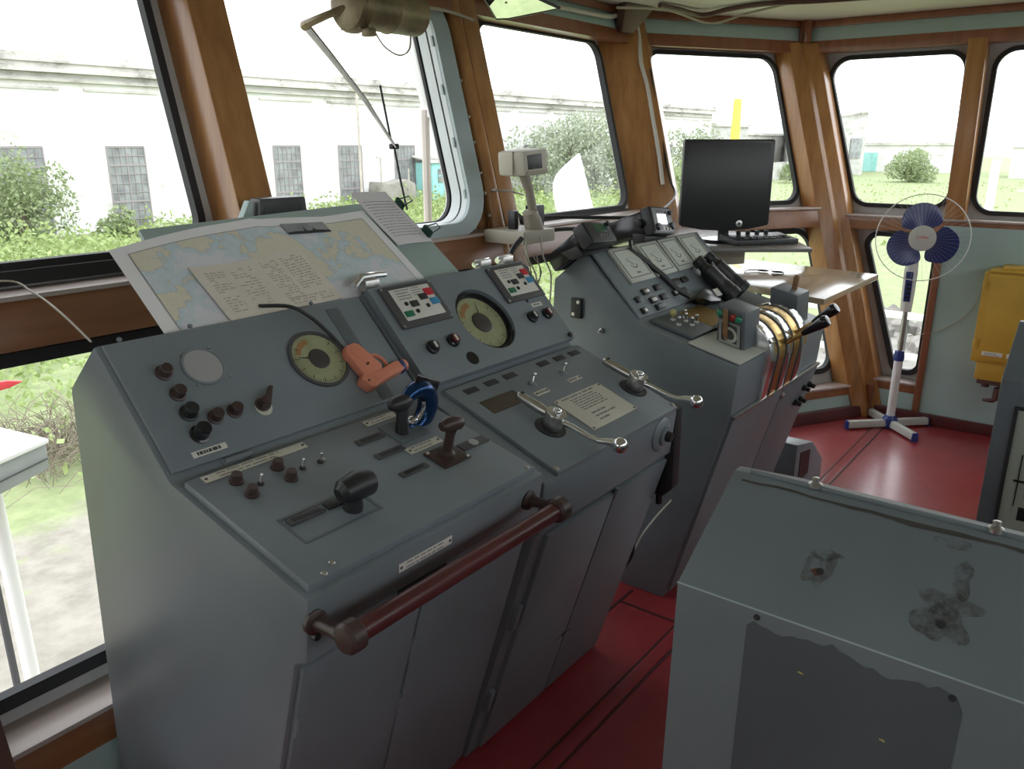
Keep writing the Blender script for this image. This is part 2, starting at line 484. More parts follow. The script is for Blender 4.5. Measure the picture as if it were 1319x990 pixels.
mb = MB()
mb.prism([(-1.9, -1.8, -.08), (5.25, -1.8, -.08), (5.25, 1.12, -.08), (4.1, 1.86, -.08), (-1.9, 1.86, -.08)], (0, 0, .08))
floor = struct('floor', mb, 'floor_red')
mb = MB()
mb.prism([(-1.9, -1.8, 2.30), (5.25, -1.8, 2.30), (5.25, 1.86, 2.30), (4.12, 2.50, 2.30), (-1.9, 2.50, 2.30)], (0, 0, .06))
struct('ceiling', mb, 'ceiling_paint')
# seams of the floor covering, with their flat brass-edged strips
mb = MB(); gr = MB()
for (y, z) in ((.985, .004),):
    mb.bx(1.15, 5.0, y, y+.045, 0, z, .0015)
for y in (.977, 1.034): gr.bx(1.15, 5.0, y, y+.006, 0, .0022)
gr.bx(2.02, 2.40, 1.265, 1.275, 0, .0022); gr.bx(2.30, 2.31, 1.04, 1.27, 0, .0022)
struct('floor_strip', mb, 'floor_red', parent=floor); struct('floor_seam', gr, 'seam_dark', parent=floor)

WIN = [0]
def window(W, cell, hole, r, gasket=.022, pane='window_glass', depth=.12, plate='steel_white', proud=.02, lip=.010):
    """steel surround with a rounded opening, black rubber gasket and a glass pane"""
    WIN[0] += 1
    k = 9
    inner = rquad(hole, r, k); outer = outer_for(cell, k)
    P = lambda q, off: [W(a, b, off) for a, b in q]
    mb = MB(); mb.ring(P(inner, depth), P(outer, depth), W.n*.02)
    w = struct('window_%d' % WIN[0], mb, plate)
    g = MB()
    gi = rquad(offset_loop(hole, -lip), max(r-lip, .01), k); go = rquad(offset_loop(hole, gasket), r+gasket, k)
    g.ring(P(gi, depth-proud), P(go, depth-proud), W.n*(proud+.012))
    build('gasket', g, 'black_rubber', w)
    p = MB(); q = P(rquad(offset_loop(hole, .002), r, k), depth+.008); p.add(q, [tuple(range(len(q)))])
    build('pane', p, pane, w, smooth=False)
    return w
def rect(a0, a1, z0, z1): return [(a0, z0), (a1, z0), (a1, z1), (a0, z1)]

ups = [(-1.80, -.62, -1.62, -.74), (-.62, .42, -.50, .30), (.42, 1.495, .54, 1.365), (1.495, 2.70, 1.66, 2.555), (2.70, 4.02, 2.87, 3.885)]
for i, (c0, c1, a0, a1) in enumerate(ups):
    if i != 3: window(FRONT, rect(c0, c1, 1.20, 2.25), rect(a0, a1, 1.325 if i < 3 else 1.29, 2.125), .09, gasket=.014)
    else: window(FRONT, rect(c0, c1, 1.20, 2.25), rect(1.565, 2.50, 1.318, 2.15), .12, gasket=.012, proud=.003, lip=.002)
    window(FRONT, rect(c0, c1, .15, 1.20), rect(a0-.04-(.07 if i == 2 else 0), a1+.03, .345, 1.10), .09, gasket=.022)
for W_, a0, a1 in ((FRONT, .50, 1.40), (FRONT, -.54, .33), (FRONT, 2.90, 3.86)):
    mb = MB(); z0 = 1.325 if a1 < 2 else 1.29
    mb.prism([W_(a0, z0-.044, .085), W_(a0, z0-.008, .085), W_(a0, z0-.008, .118), W_(a0, z0-.044, .118)], W_.h*(a1-a0), .006); struct('window_sill_seal', mb, 'black_rubber')
# facets that turn aft round the corner of the bridge
window(BOW, rect(.02, 1.24, 1.19, 2.25), rect(.17, 1.062, 1.275, 2.105), .10, gasket=.014)
window(BOW, rect(.02, 1.24, .08, 1.19), rect(.17, 1.088, .27, 1.10), .10)
window(SIDE, [(.82, 1.17), (1.46, 1.17), (1.80, 2.25), (.82, 2.25)], [(.872, 1.262), (1.385, 1.262), (1.640, 2.095), (.890, 2.095)], .10, gasket=.014)
window(SIDE, [(.86, .10), (1.13, .10), (1.46, 1.17), (.86, 1.17)], [(.905, .275), (1.035, .275), (1.300, 1.09), (.905, 1.09)], .06)
window(SIDE, rect(-.36, .82, 1.17, 2.25), rect(-.27, .752, 1.245, 2.095), .10, gasket=.014)
window(SIDE, rect(-1.5, -.36, 1.17, 2.25), rect(-1.40, -.45, 1.245, 2.095), .10)
window(PORT, rect(-1.70, -.45, .95, 2.25), rect(-1.60, -.75, 1.25, 2.10), .10)

def slab(name, W, a0, a1, z0, z1, o0, o1, mat, parent=None, ch=0):
    mb = MB(); mb.prism([W(a0, z0, o0), W(a0, z1, o0), W(a0, z1, o1), W(a0, z0, o1)], W.h*(a1-a0), ch)
    return struct(name, mb, mat, parent=parent)
# lower teal walls
slab('wall_front', FRONT, -1.8, 4.06, 0, .25, .012, .13, 'wall_teal')
slab('wall_bow', BOW, 0.0, 1.25, 0, .16, .012, .12, 'wall_teal')
mb = MB(); mb.bx(5.12, 5.24, -1.7, .862, 0, 1.17); mb.bx(5.132, 5.24, .862, 1.16, 0, .20); mb.bx(5.12, 5.24, -1.7, -1.5, 1.17, 2.3)
struct('wall_starboard', mb, 'wall_teal')
AFT = Facet((0, -1.7, 0), (1, 0, 0), (0, 0, 1), (0, -1, 0))
mb = MB(); mb.bx(-1.8, 5.24, -1.80, -1.7, 0, 1.42); mb.bx(-1.8, 5.24, -1.80, -1.7, 2.2, 2.3); struct('wall_aft', mb, 'wall_teal')
for a0 in (-1.8, -.63, .54, 1.71, 2.88, 4.05): window(AFT, rect(a0, a0+1.17, 1.40, 2.22), rect(a0+.07, a0+1.10, 1.47, 2.16), .10, depth=.03)  # unseen aft windows, added and set high to light the sloping panels
mb = MB(); mb.bx(-1.92, -1.8, -1.7, 1.75, 0, .95); mb.bx(-1.92, -1.8, -1.7, .45, .95, 2.3)
mb.prism([(-1.92, 1.70, .0), (-1.92, 1.76, 0), (-1.92, 2.40, 2.3), (-1.92, 1.70, 2.3)], (.12, 0, 0)); struct('wall_port', mb, 'wall_teal')
# teal frieze above the window heads
slab('wall_front_frieze', FRONT, -1.8, 4.10, 2.19, 2.30, .008, .12, 'wall_teal')
slab('wall_bow_frieze', BOW, 0.0, 1.26, 2.19, 2.30, .008, .12, 'wall_teal')
mb = MB(); mb.bx(5.128, 5.22, -1.7, 1.78, 2.19, 2.30); struct('wall_starboard_frieze', mb, 'wall_teal')
T = [0]
def trim(*a, **k):
    T[0] += 1; return slab('trim_%d' % T[0], *a, **k)
def trim_mesh(mb, mat, **k):
    T[0] += 1; return struct('trim_%d' % T[0], mb, mat, **k)
def beam(W, a0, a1, z0, z1, mat, ledge, dep=.135, over=.006):
    t = trim(W, a0, a1, z0, z1-.012, .006, dep, mat, ch=.004)
    slab('ledge', W, a0, a1, z1-.012, z1, -over, dep, ledge, parent=t, ch=.003)
    t2 = MB(); return t
beam(FRONT, -1.8, 4.05, 1.145, 1.272, 'wood_beam', 'wood_ledge')
beam(FRONT, -1.8, 4.05, .195, .285, 'wood_beam', 'wood_ledge')
beam(BOW, 0, 1.20, 1.135, 1.250, 'wood_beam', 'wood_ledge', .10)
beam(BOW, 0, 1.22, .135, .195, 'wood_beam', 'wood_ledge', .10)
beam(SIDE, -1.7, 1.44, 1.125, 1.208, 'wood_beam', 'wood_ledge', .10)
beam(SIDE, .85, 1.15, .170, .232, 'wood_beam', 'wood_ledge', .10)
for W, a0, a1 in ((FRONT, -1.8, 4.08), (BOW, 0, 1.25), (SIDE, -1.7, 1.74)):
    trim(W, a0, a1, 2.125, 2.19, .004, .13, 'wood_red', ch=.004)
    trim(W, a0, a1, 2.262, 2.298, -.022, .02, 'wood_red', ch=.004)
# dark red skirting
mb = MB(); mb.bx(5.098, 5.125, -1.7, 1.10, 0, .068, .004); sk = struct('baseboard_starboard', mb, 'rail_maroon')
slab('baseboard_bow', BOW, 0, 1.25, 0, .068, -.02, .02, 'rail_maroon', ch=.004)
slab('baseboard_front', FRONT, -1.8, 4.05, 0, .068, -.012, .02, 'rail_maroon')

def post(poly, D=(0, .27, 1), z0=0, z1=2.30, mat='wood_post', ch=.006):
    D = V(D); mb = MB()
    mb.prism([V((x, y, 0))+D*z0 for x, y in poly], D*(z1-z0), ch)
    return trim_mesh(mb, mat)
def fp(*q): return [(a, 1.74+o) for a, o in q]
post(fp((-1.80, 0), (-1.68, 0), (-1.66, .125), (-1.80, .125)))
post(fp((-.69, 0), (-.56, 0), (-.55, .125), (-.70, .125)))
post(fp((.345, -.13), (.468, -.13), (.485, .125), (.335, .125)), mat='pipe_brown')  # post in shadow: the shade is put into its darker colour
post(fp((1.435, 0), (1.562, 0), (1.572, .125), (1.412, .125)))
p2 = post(fp((2.675, 0), (2.770, -.004), (2.782, .125), (2.62, .125)))
mb = MB(); mb.tube([FRONT(2.655, z, .035) for z in (.20, .8, 1.4, 2.29)], .036, 14); build('moulding', mb, 'wood_post', p2)
mb = MB()
for z in (1.33, 1.42, 1.50, 1.62, 1.72, 1.86): mb.ball(FRONT(2.617, z, .03), .008, nu=8, nv=6)
build('bolt', mb, 'steel', p2)
c = [BOW(.10, 0, -.006), BOW(.19, 0, .10)]
post(fp((3.895, .128), (4.045, 0))+[(p.x, p.y) for p in c]+[(4.10, 1.90)])
mb = MB(); mb.prism([(3.93, 2.30, 2.17), (4.03, 2.29, 2.17), (4.10, 2.20, 2.298), (3.86, 2.24, 2.298)], (.02, .06, 0), .008); trim_mesh(mb, 'pipe_brown')
# corner post: two timbers with an open joint between them
D5 = (0, .29, 1)
a = [BOW(1.072, 0, .10), BOW(1.098, 0, .0), BOW(1.175, 0, -.035), BOW(1.19, 0, .09)]
post([(p.x, p.y) for p in a], D5, 0, 2.18)
post([(BOW(1.178, 0, -.03).x, BOW(1.178, 0, -.03).y), (5.085, 1.095), (5.125, 1.04), (5.235, 1.03), (5.235, 1.15), (5.12, 1.17)], D5, 0, 2.18)
mb = MB(); mb.box((5.075, 1.735, 2.24), (.05, .05, .12), Matrix.Rotation(R(-30), 3, 'Z'), .004); trim_mesh(mb, 'wood_red')
mb = MB(); mb.box((5.085, 1.125, .10), (.03, .035, .20), Matrix.Rotation(R(-30), 3, 'Z'), .003); trim_mesh(mb, 'wood_red')
# posts of the side wall
mb = MB(); mb.prism([(5.118, .868, 1.20), (5.118, .768, 1.20), (5.118, .790, 2.15), (5.118, .882, 2.15)], (.10, 0, 0), .005); trim_mesh(mb, 'wood_post')
mb = MB(); mb.bx(5.118, 5.22, -.42, -.31, 1.20, 2.15, .005); trim_mesh(mb, 'wood_post')
mb = MB(); mb.bx(5.110, 5.21, .846, .884, .065, 1.128, .003); trim_mesh(mb, 'wood_red')
for y0 in (1.70, .45):
    mb = MB(); mb.bx(-1.90, -1.792, y0-.055, y0+.055, .95, 2.28, .005); trim_mesh(mb, 'wood_post')
trim(PORT, -1.75, 1.7, .93, .99, -.01, .05, 'wood_beam'); trim(PORT, -1.75, 1.7, 2.14, 2.20, -.01, .05, 'wood_red')

# opening clear-view window: deep grey frame with a rounded tunnel and a black seal
hole = rect(1.565, 2.50, 1.318, 2.15)
P = lambda q, off: [FRONT(a, b, off) for a, b in q]
h0 = rquad(hole, .12, 9); outq = rect(1.50, 2.592, 1.268, 2.22)
cf = thing('opening_window_frame', FRONT(2.1, 1.27, .0), 'grey cast frame of the opening window with rounded corners and a black seal', 'window frame')
mb = MB(); mb.ring(P(h0, .012), P(rquad(outq, .19, 9), .012), (0, .016, 0)); build('flange', mb, 'frame_grey', cf)
h1 = rquad(offset_loop(hole, .018), .138, 9)
mb = MB(); mb.ring(P(h0, .026), P(h1, .026), (0, .028, 0)); build('inner_rim', mb, 'frame_lit', cf)
mb = MB(); mb.ring(P(rquad(offset_loop(hole, .004), .124, 9), .054), P(h1, .054), (0, .009, 0)); build('rubber_seal', mb, 'black_rubber', cf)
mb = MB(); mb.ring(P(h0, .063), P(h1, .063), (0, .045, 0)); build('inner_rim', mb, 'frame_lit', cf)
mb = MB()
for z in (1.42, 1.62, 1.82, 2.0): mb.fbox(Fr(FRONT(2.50, z, .035), (0, 1, 0), (0, .27, 1), (-1, 0, 0)), -.006, .006, -.02, .02, 0, .006, .002)
build('catch', mb, 'frame_grey', cf)
# ---------------------------------------------------------------- consoles
FOLD = V((0, 1.314, 1.025)); TOP = V((0, 1.53, 1.25))
U = Fr(FOLD, (1, 0, 0), TOP-FOLD, V((1, 0, 0)).cross(TOP-FOLD))
D = Fr(FOLD, (1, 0, 0), FOLD-V((0, .935, .925)), V((1, 0, 0)).cross(FOLD-V((0, .935, .925))))
DB = Fr(FOLD, (1, 0, 0), FOLD-V((0, .95, .887)), V((1, 0, 0)).cross(FOLD-V((0, .95, .887))))
def knob(F, a, b, mat, parent, r=.014, h=.022, name='knob', skirt=True, flat=False):
    mb = MB()
    prof = [(r*1.25, 0), (r*1.25, .003), (r, .005), (r*.92, h*.9), (r*.75, h), (0, h)] if skirt else [(r, 0), (r*.95, h*.9), (r*.7, h), (0, h)]
    mb.lathe(F(a, b, 0), F.z, prof, 18)
    return build(name, mb, mat, parent)
def plate(F, a0, a1, b0, b1, mat, parent, name='nameplate', t=.0022, rows=2, seed=1, pr='print_grey', screws=True, h=.4):
    mb = MB(); mb.fbox(F, a0, a1, b0, b1, .0005, t, .0004)
    o = build(name, mb, mat, parent)
    if rows:
        m2 = MB(); lines(m2, F, a0+(a1-a0)*.08, a1-(a1-a0)*.08, b0, b1, t+.0003, rows, h, seed)
        build('printed_text', m2, pr, o, smooth=False)
    if screws:
        m3 = MB()
        for a in (a0+.006, a1-.006): m3.cyl(F(a, (b0+b1)/2, t-.001), F(a, (b0+b1)/2, t+.0008), .0032, n=8)
        build('screw', m3, 'dial_dark', o)
    return o
def slot(F, a0, a1, b0, b1, parent, mat='slot_dark', rim=.0, name='slot'):
    mb = MB(); mb.fbox(F, a0, a1, b0, b1, -.004, .0012, .0008)
    o = build(name, mb, mat, parent)
    return o
def screw(F, a, b, parent, r=.005, c=0):
    mb = MB(); mb.lathe(F(a, b, c), F.z, [(r, 0), (r, .0015), (r*.7, .003), (0, .003)], 10)
    build('screw', mb, 'steel', parent)
def body(prof, x0, x1, ch=.008):
    mb = MB(); mb.prism([(x0, y, z) for y, z in prof], (x1-x0, 0, 0), ch); return mb
def gauge(F, a, b, r, parent, recess, needle=35, name='rudder_gauge', sunk=False):
    """round dial: bezel ring, recessed face, ticks, hub and pointer"""
    mb = MB(); c = -.001
    mb.ring(circle(F, a, b, 0, r*.94), circle(F, a, b, 0, r*1.05), F.z*.006)
    g = build(name, mb, 'panel_frame' if not sunk else 'black_plastic', parent)
    mb = MB(); mb.lathe(F(a, b, .0006), F.z, [(r*.95, 0), (r*.95, .0012), (0, .0012)], 40); f = build('dial_face', mb, 'dial_green', g)
    mb = MB()
    for k in range(0, 47):
        t = R(-220+k*260/46); l = .16 if k % 5 == 0 else .09
        p0 = F(a+r*.88*math.cos(t), b+r*.88*math.sin(t), .0022); p1 = F(a+r*(.88-l)*math.cos(t), b+r*(.88-l)*math.sin(t), .0022)
        w = (p1-p0).normalized().cross(F.z)*(.0012 if k % 5 == 0 else .0006)
        mb.quad(p0-w, p1-w, p1+w, p0+w)
    build('scale', mb, 'dial_dark', g, smooth=False)
    mb = MB()
    n = 14; inn = []; out = []
    for k in range(n+1):
        t = R(95+k*60/n); inn.append(F(a+r*.62*math.cos(t), b+r*.62*math.sin(t), .0021)); out.append(F(a+r*.80*math.cos(t), b+r*.80*math.sin(t), .0021))
    for k in range(n): mb.quad(inn[k], inn[k+1], out[k+1], out[k])
    build('red_sector', mb, 'dial_orange', g, smooth=False)
    mb = MB(); mb.lathe(F(a, b, .002), F.z, [(r*.36, 0), (r*.36, .003), (r*.30, .005), (0, .005)], 24)
    t = R(needle); p0 = F(a, b, .005); p1 = F(a+r*.74*math.cos(t), b+r*.74*math.sin(t), .005); w = (p1-p0).normalized().cross(F.z)*.0035
    mb.prism([p0-w, p1, p0+w], F.z*.0015)
    build('pointer', mb, 'dial_dark', g)
    return g

# ---- console nearest the camera
PROF = [(1.745, 0), (1.66, 1.142), (1.53, 1.25), (1.314, 1.025), (.935, .925), (.952, .80), (.985, .785), (1.212, 0)]
X0, X1 = .686, 1.318
c1 = thing('steering_console', (1.0, 1.35, 0), 'grey steel ship console with round dials, brown knobs and a maroon handrail across its front', 'console')
build('cabinet', body(PROF, X0, X1+.014), 'console_grey', c1)
mb = MB(); mb.fbox(U, X0+.012, 1.342, .014, .306, -.004, .008, .004); up = build('upper_panel', mb, 'console_lid', c1)
mb = MB(); mb.fbox(D, X0+.012, X1-.004, -.378, -.026, -.002, .016, .005); dk = build('desk_lid', mb, 'console_lid', c1)
DL = Fr(D(0, 0, .016), D.x, D.y, D.z); UL = Fr(U(0, 0, .008), U.x, U.y, U.z)
# two doors leaning in to the toe space
fd = V((0, .985, .785)); fe = V((0, 1.212, 0))
KD = Fr(fe, (1, 0, 0), fd-fe, V((1, 0, 0)).cross(fd-fe)); KL = (fd-fe).length
for a0, a1 in ((X0+.012, .985), (.992, X1+.008)):
    mb = MB(); mb.fbox(KD, a0, a1, .04, KL-.012, -.002, .010, .003); d = build('door', mb, 'console_grey', c1)
    for b in (.20, .48, .64):
        m2 = MB(); m2.cyl(KD(a0+.004 if a0 < .8 else a0-.003, b, .010), KD(a0+.004 if a0 < .8 else a0-.003, b+.05, .010), .005, n=8); build('hinge', m2, 'console_grey', d)
    m2 = MB(); m2.lathe(KD(a1-.02, .42, .010), KD.z, [(.006, 0), (.006, .003), (0, .004)], 10); build('screw', m2, 'console_grey', d)
for a, b, mt, r, h in ((.780, .218, 'brown_bakelite', .014, .022), (.783, .166, 'brown_bakelite', .013, .024), (.783, .121, 'black_plastic', .015, .026), (.782, .072, 'black_gloss', .016, .030), (.828, .097, 'brown_bakelite', .013, .024), (.872, .098, 'brown_bakelite', .013, .024)):
    knob(UL, a, b, mt, c1, r, h)
mb = MB(); mb.lathe(UL(.936, .094, 0), U.z, [(.016, 0), (.016, .004), (.011, .006), (.010, .024), (0, .026)], 18)
mb.prism([UL(.922, .083, .010), UL(.960, .124, .012), UL(.968, .120, .012), UL(.938, .076, .010)], U.z*.012, .002); build('pointer_knob', mb, 'brown_bakelite', c1)
mb = MB(); mb.lathe(UL(.936, .088, 0), U.z, [(.019, 0), (.019, .0014), (0, .0014)], 18); build('knob_collar', mb, 'plate_cream', c1)
mb = MB(); mb.lathe(UL(.863, .213, -.001), U.z, [(.041, 0), (.041, .002), (0, .002)], 36); mt = build('blank_meter', mb, 'dial_grey', c1)
mb = MB(); mb.ring(circle(UL, .863, .213, 0, .040), circle(UL, .863, .213, 0, .045), U.z*.003); build('bezel', mb, 'console_lid', mt)
for a, b in ((.895, .252), (.832, .174), (.905, .175), (.83, .25)): screw(UL, a, b, c1, .003)
gauge(UL, 1.128, .163, .071, c1, 0, needle=165)
plate(UL, .746, .819, .028, .041, 'plate_white', c1, rows=1, seed=4, screws=False, pr='print_dark', h=.55)
mb = MB(); mb.cyl(U(.800, .004, .006), U(.858, .004, .006), .006, n=10); mb.fbox(U, .795, .84, -.006, .012, 0, .004, .001); build('hinge', mb, 'console_grey', c1)
mb = MB(); mb.fbox(UL, 1.225, 1.262, .02, .285, 0, .0012, .0005); build('paint_strip', mb, 'cabinet_grey', c1)
for a in (.735, .885, 1.20):
    mb = MB(); mb.lathe(U(a, .312, .004), U.z, [(.005, 0), (.005, .004), (0, .006)], 8); build('screw', mb, 'console_grey', c1)
# desk fittings
o = plate(DL, .725, .955, -.054, -.034, 'plate_cream', c1, rows=2, seed=2, h=.3)
for a, t in ((.771, .078), (.770, .127), (.860, .081), (.859, .124)): knob(DL, a, -t, 'brown_bakelite', c1, .011, .020)
for a, t in ((.802, .108), (.898, .109), (.941, .110)):
    mb = MB(); mb.lathe(DL(a, -t, 0), D.z, [(.007, 0), (.007, .002), (.004, .005), (0, .005)], 10); tg = build('toggle_switch', mb, 'black_plastic', c1)
    mb = MB(); mb.cyl(DL(a, -t, .004), DL(a+.004, -t+.004, .016), .0018, .003, 8); mb.ball(DL(a+.0042, -t+.0042, .017), .0035, nu=8, nv=6); build('lever', mb, 'chrome', tg)
plate(DL, 1.115, 1.214, -.058, -.038, 'plate_cream', c1, rows=2, seed=5, h=.3)
plate(DL, 1.116, 1.215, -.192, -.170, 'plate_cream', c1, rows=2, seed=6, h=.3)
for (a0, a1, t0, t1), mtl in (((1.046, 1.120, .090, .108), 'slot_dark'), ((1.044, 1.122, .152, .170), 'slot_dark'), ((1.040, 1.116, .230, .246), 'black_plastic')):
    mb = MB(); mb.fbox(DL, a0, a1, -t1, -t0, -.002, .004, .0015); s = build('indicator_window', mb, 'panel_frame', c1)
    m2 = MB(); m2.fbox(DL, a0+.010, a1-.010, -t1+.004, -t0-.004, .003, .0048, .0005); build('glass_strip', m2, mtl, s)
mb = MB(); mb.fbox(DL, 1.225, 1.308, -.248, -.222, -.002, .004, .0015); s = build('indicator_window', mb, 'panel_frame', c1)
mb = MB(); mb.lathe(DL(1.267, -.235, .003), D.z, [(.012, 0), (.012, .002), (0, .003)], 14); build('glass_strip', mb, 'dial_grey', s)
# black tiller lever on its square plate
mb = MB(); mb.fbox(DL, 1.128, 1.216, -.150, -.074, 0, .004, .002); lp = build('lever_plate', mb, 'cabinet_grey', c1)
mb = MB(); mb.tube([DL(1.160, -.118, .002), DL(1.160, -.112, .035), DL(1.162, -.106, .055)], [.016, .013, .014], 12)
mb.ball(DL(1.160, -.10, .068), (.036, .019, .019), U.M); build('lever', mb, 'black_plastic', lp)
# brown T-handle
mb = MB(); mb.fbox(DL, 1.136, 1.218, -.272, -.206, 0, .005, .002); tp = build('lever_plate', mb, 'brown_bakelite', c1)
mb = MB(); mb.lathe(DL(1.176, -.236, .003), D.z, [(.020, 0), (.019, .008), (.011, .014), (.0105, .052), (.013, .066), (0, .066)], 16)
mb.tube([DL(1.150, -.230, .077), DL(1.160, -.231, .078), DL(1.176, -.234, .080), DL(1.196, -.238, .078), DL(1.204, -.239, .077)], [.010, .015, .0165, .015, .010], 14); build('handle', mb, 'brown_bakelite', tp)
for a, t in ((1.143, .212), (1.211, .266)): screw(DL, a, -t, c1, .004, .005)
# recessed slide plate with the big black selector
mb = MB(); mb.ring([DL(*q, 0) for q in ((.764, -.219), (.932, -.219), (.932, -.289), (.764, -.289))], [DL(*q, 0) for q in ((.759, -.213), (.938, -.213), (.938, -.294), (.759, -.294))], D.z*.0014); build('plate_rim', mb, 'cabinet_grey', c1)
mb = MB(); mb.fbox(DL, .768, .846, -.243, -.224, 0, .006, .002); s = build('indicator_window', mb, 'panel_frame', c1)
mb = MB(); mb.fbox(DL, .776, .838, -.239, -.228, .005, .0068, .0005); build('glass_strip', mb, 'slot_dark', s)
mb = MB(); mb.fbox(DL, .852, .905, -.243, -.222, 0, .004, .001); build('selector_slot', mb, 'black_plastic', c1)
mb = MB(); mb.lathe(DL(.892, -.262, 0), D.z, [(.019, 0), (.018, .012), (.015, .020), (.016, .034), (0, .034)], 18)
mb.tube([DL(.856, -.258, .040), DL(.866, -.258, .043), DL(.894, -.260, .048), DL(.926, -.260, .043), DL(.936, -.260, .040)], [.014, .024, .028, .024, .014], 16); build('selector_handle', mb, 'black_plastic', c1)
for a, t in ((.762, .357), (.9515, .106), (1.296, .367), (.735, .37), (1.30, .036)): screw(DL, a, -t, c1, .006)
# front rail
FN = Fr((0, .9435, .86), (1, 0, 0), (0, -.017, .125), (0, -.125, -.017))
plate(FN, .888, 1.03, .022, .040, 'plate_white', c1, rows=2, seed=8, h=.3)
mb = MB(); mb.fbox(FN, .89, 1.02, -.045, -.018, -.002, .004, .002); gp = build('finger_recess', mb, 'black_plastic', c1)
rail = MB(); rail.tube([(.705, .858, .884), (1.275, .858, .884)], .0185, 18)
rl = build('handrail', rail, 'rail_maroon', c1)
for x in (.700, 1.280):
    mb = MB(); s = 1 if x > 1 else -1
    mb.lathe((x+s*.012, .858, .884), (-s, 0, 0), [(.008, -.003), (.022, 0), (.027, .006), (.027, .028), (.020, .034)], 18)
    mb.tube([(x, .858, .884), (x, .90, .882), (x, .938, .880)], [.015, .011, .013], 12)
    mb.lathe((x, .943, .880), (0, -1, 0), [(.022, 0), (.022, .008), (.014, .012)], 14); build('rail_bracket', mb, 'brown_bakelite', rl)
for x in (.690,):
    mb = MB(); mb.cyl((x+.008, .946, .855), (x+.008, .932, .855), .007, n=8); build('bolt', mb, 'black_plastic', c1)

# ---- second console
PROF2 = [(1.735, 0), (1.66, 1.142), (1.53, 1.25), (1.314, 1.025), (.95, .887), (.963, .755), (.978, .742), (1.205, 0)]
Y0, Y1 = 1.356, 2.013
c2 = thing('engine_console', (1.69, 1.35, 0), 'grey steel ship console with a deep round gauge and two chrome crank handles', 'console')
build('cabinet', body(PROF2, Y0, Y1), 'console_grey', c2)
# upper panel with the sunk gauge opening
ga, gb, gr_ = 1.699, .148, .101
mb = MB(); k = 9
cell = rect(Y0+.008, Y1-.004, .010, .310)
hole = [(ga-gr_, gb-gr_), (ga+gr_, gb-gr_), (ga+gr_, gb+gr_), (ga-gr_, gb+gr_)]
P = lambda q, c: [U(a, b, c) for a, b in q]
mb.ring(P(rquad(hole, gr_*.999, k), 0), P(outer_for(cell, k), 0), U.z*.026); build('upper_panel', mb, 'console_lid', c2)
U2 = Fr(U(0, 0, .026), U.x, U.y, U.z)
UG = Fr(U(0, 0, .003), U.x, U.y, U.z)
gauge(UG, ga, gb, .091, c2, .02, needle=75, name='engine_gauge', sunk=True)
mb = MB(); mb.ring(circle(UG, ga, gb, .006, .090), circle(UG, ga, gb, .006, .096), U.z*.008); build('bezel', mb, 'black_gloss', c2)
for a0, a1 in ((1.391, 1.578), (1.822, 2.004)):
    b0, b1 = .173, .300
    mb = MB(); mb.fbox(U2, a0, a1, b0, b1, 0, .008, .002); cp = build('alarm_panel', mb, 'panel_frame', c2)
    w0, w1, v0, v1 = a0+.026, a1-.018, b0+.018, b1-.012
    mb = MB(); mb.fbox(U2, w0, w1, v0, v1, .007, .0095, .0008); build('face_plate', mb, 'plate_white', cp)
    W_ = w1-w0; H_ = v1-v0; q = lambda fa, fb: (w0+fa*W_, v0+fb*H_)
    for nm, mt, fa, fb, sx, sz in (('green_key', 'green_button', .10, .19, .030, .017), ('red_key', 'red_button', .86, .74, .030, .022), ('blue_key', 'blue_button', .88, .42, .030, .020), ('display', 'slot_dark', .36, .46, .028, .018), ('display', 'slot_dark', .66, .62, .028, .018)):
        a, b = q(fa+.03, fb); mb = MB(); mb.fbox(U2, a-sx/2, a+sx/2, b-sz/2, b+sz/2, .009, .0125, .001); kk = build(nm, mb, mt, cp)
    for fa, fb in ((.20, .50), (.36, .22), (.68, .32)):
        a, b = q(fa, fb); mb = MB(); mb.lathe(U2(a, b, .009), U.z, [(.006, 0), (.006, .003), (0, .004)], 12); build('push_button', mb, 'black_plastic', cp)
    mb = MB(); a, b = q(.08, .62); a2, b2 = q(.50, .98); lines(mb, U2, a, a2, b, b2, .0099, 4, .35, 11); a, b = q(.5, .68); a2, b2 = q(.78, .98); lines(mb, U2, a, a2, b, b2, .0099, 4, .35, 12)
    build('printed_text', mb, 'print_grey', cp, smooth=False)
    mb = MB()
    for a in (a0+.006, a1-.006):
        for b in (b0+.006, b1-.006): mb.lathe(U2(a, b, .007), U.z, [(.004, 0), (.004, .002), (0, .003)], 8)
    build('screw', mb, 'steel', cp)
for a, b, mt in ((1.445, .105, 'black_plastic'), (1.526, .108, 'ruby_dark'), (1.882, .112, 'black_plastic'), (1.955, .110, 'ruby_dark')):
    mb = MB(); mb.lathe(U2(a, b, 0), U.z, [(.0185, 0), (.0185, .008), (.015, .011), (.0145, .016), (0, .017)], 20); pb = build('push_button', mb, 'black_plastic' if mt == 'black_plastic' else 'black_gloss', c2)
    mb = MB(); mb.lathe(U2(a, b, .0155), U.z, [(.0125, 0), (.0125, .003), (0, .004)], 16); build('button_cap', mb, mt, pb)
    mb = MB(); mb.fbox(U2, a-.004, a+.004, b-.009, b+.009, .0185, .0205, .0006); build('button_label', mb, 'plate_white', pb)
mb = MB(); mb.lathe(U2(1.556, .046, -.002), U.z, [(.020, 0), (.020, .003), (0, .0034)], 20); build('empty_socket', mb, 'black_gloss', c2)
plate(U2, 1.915, 1.965, .142, .156, 'plate_white', c2, rows=1, seed=9, screws=False)
mb = MB(); mb.lathe(U2(1.91, .168, 0), U.z, [(.005, 0), (.005, .002), (0, .003)], 8); build('screw', mb, 'black_plastic', c2)
mb = MB(); mb.lathe(U2(1.992, .022, 0), U.z, [(.008, 0), (.008, .008), (0, .010)], 8); build('screw', mb, 'black_plastic', c2)
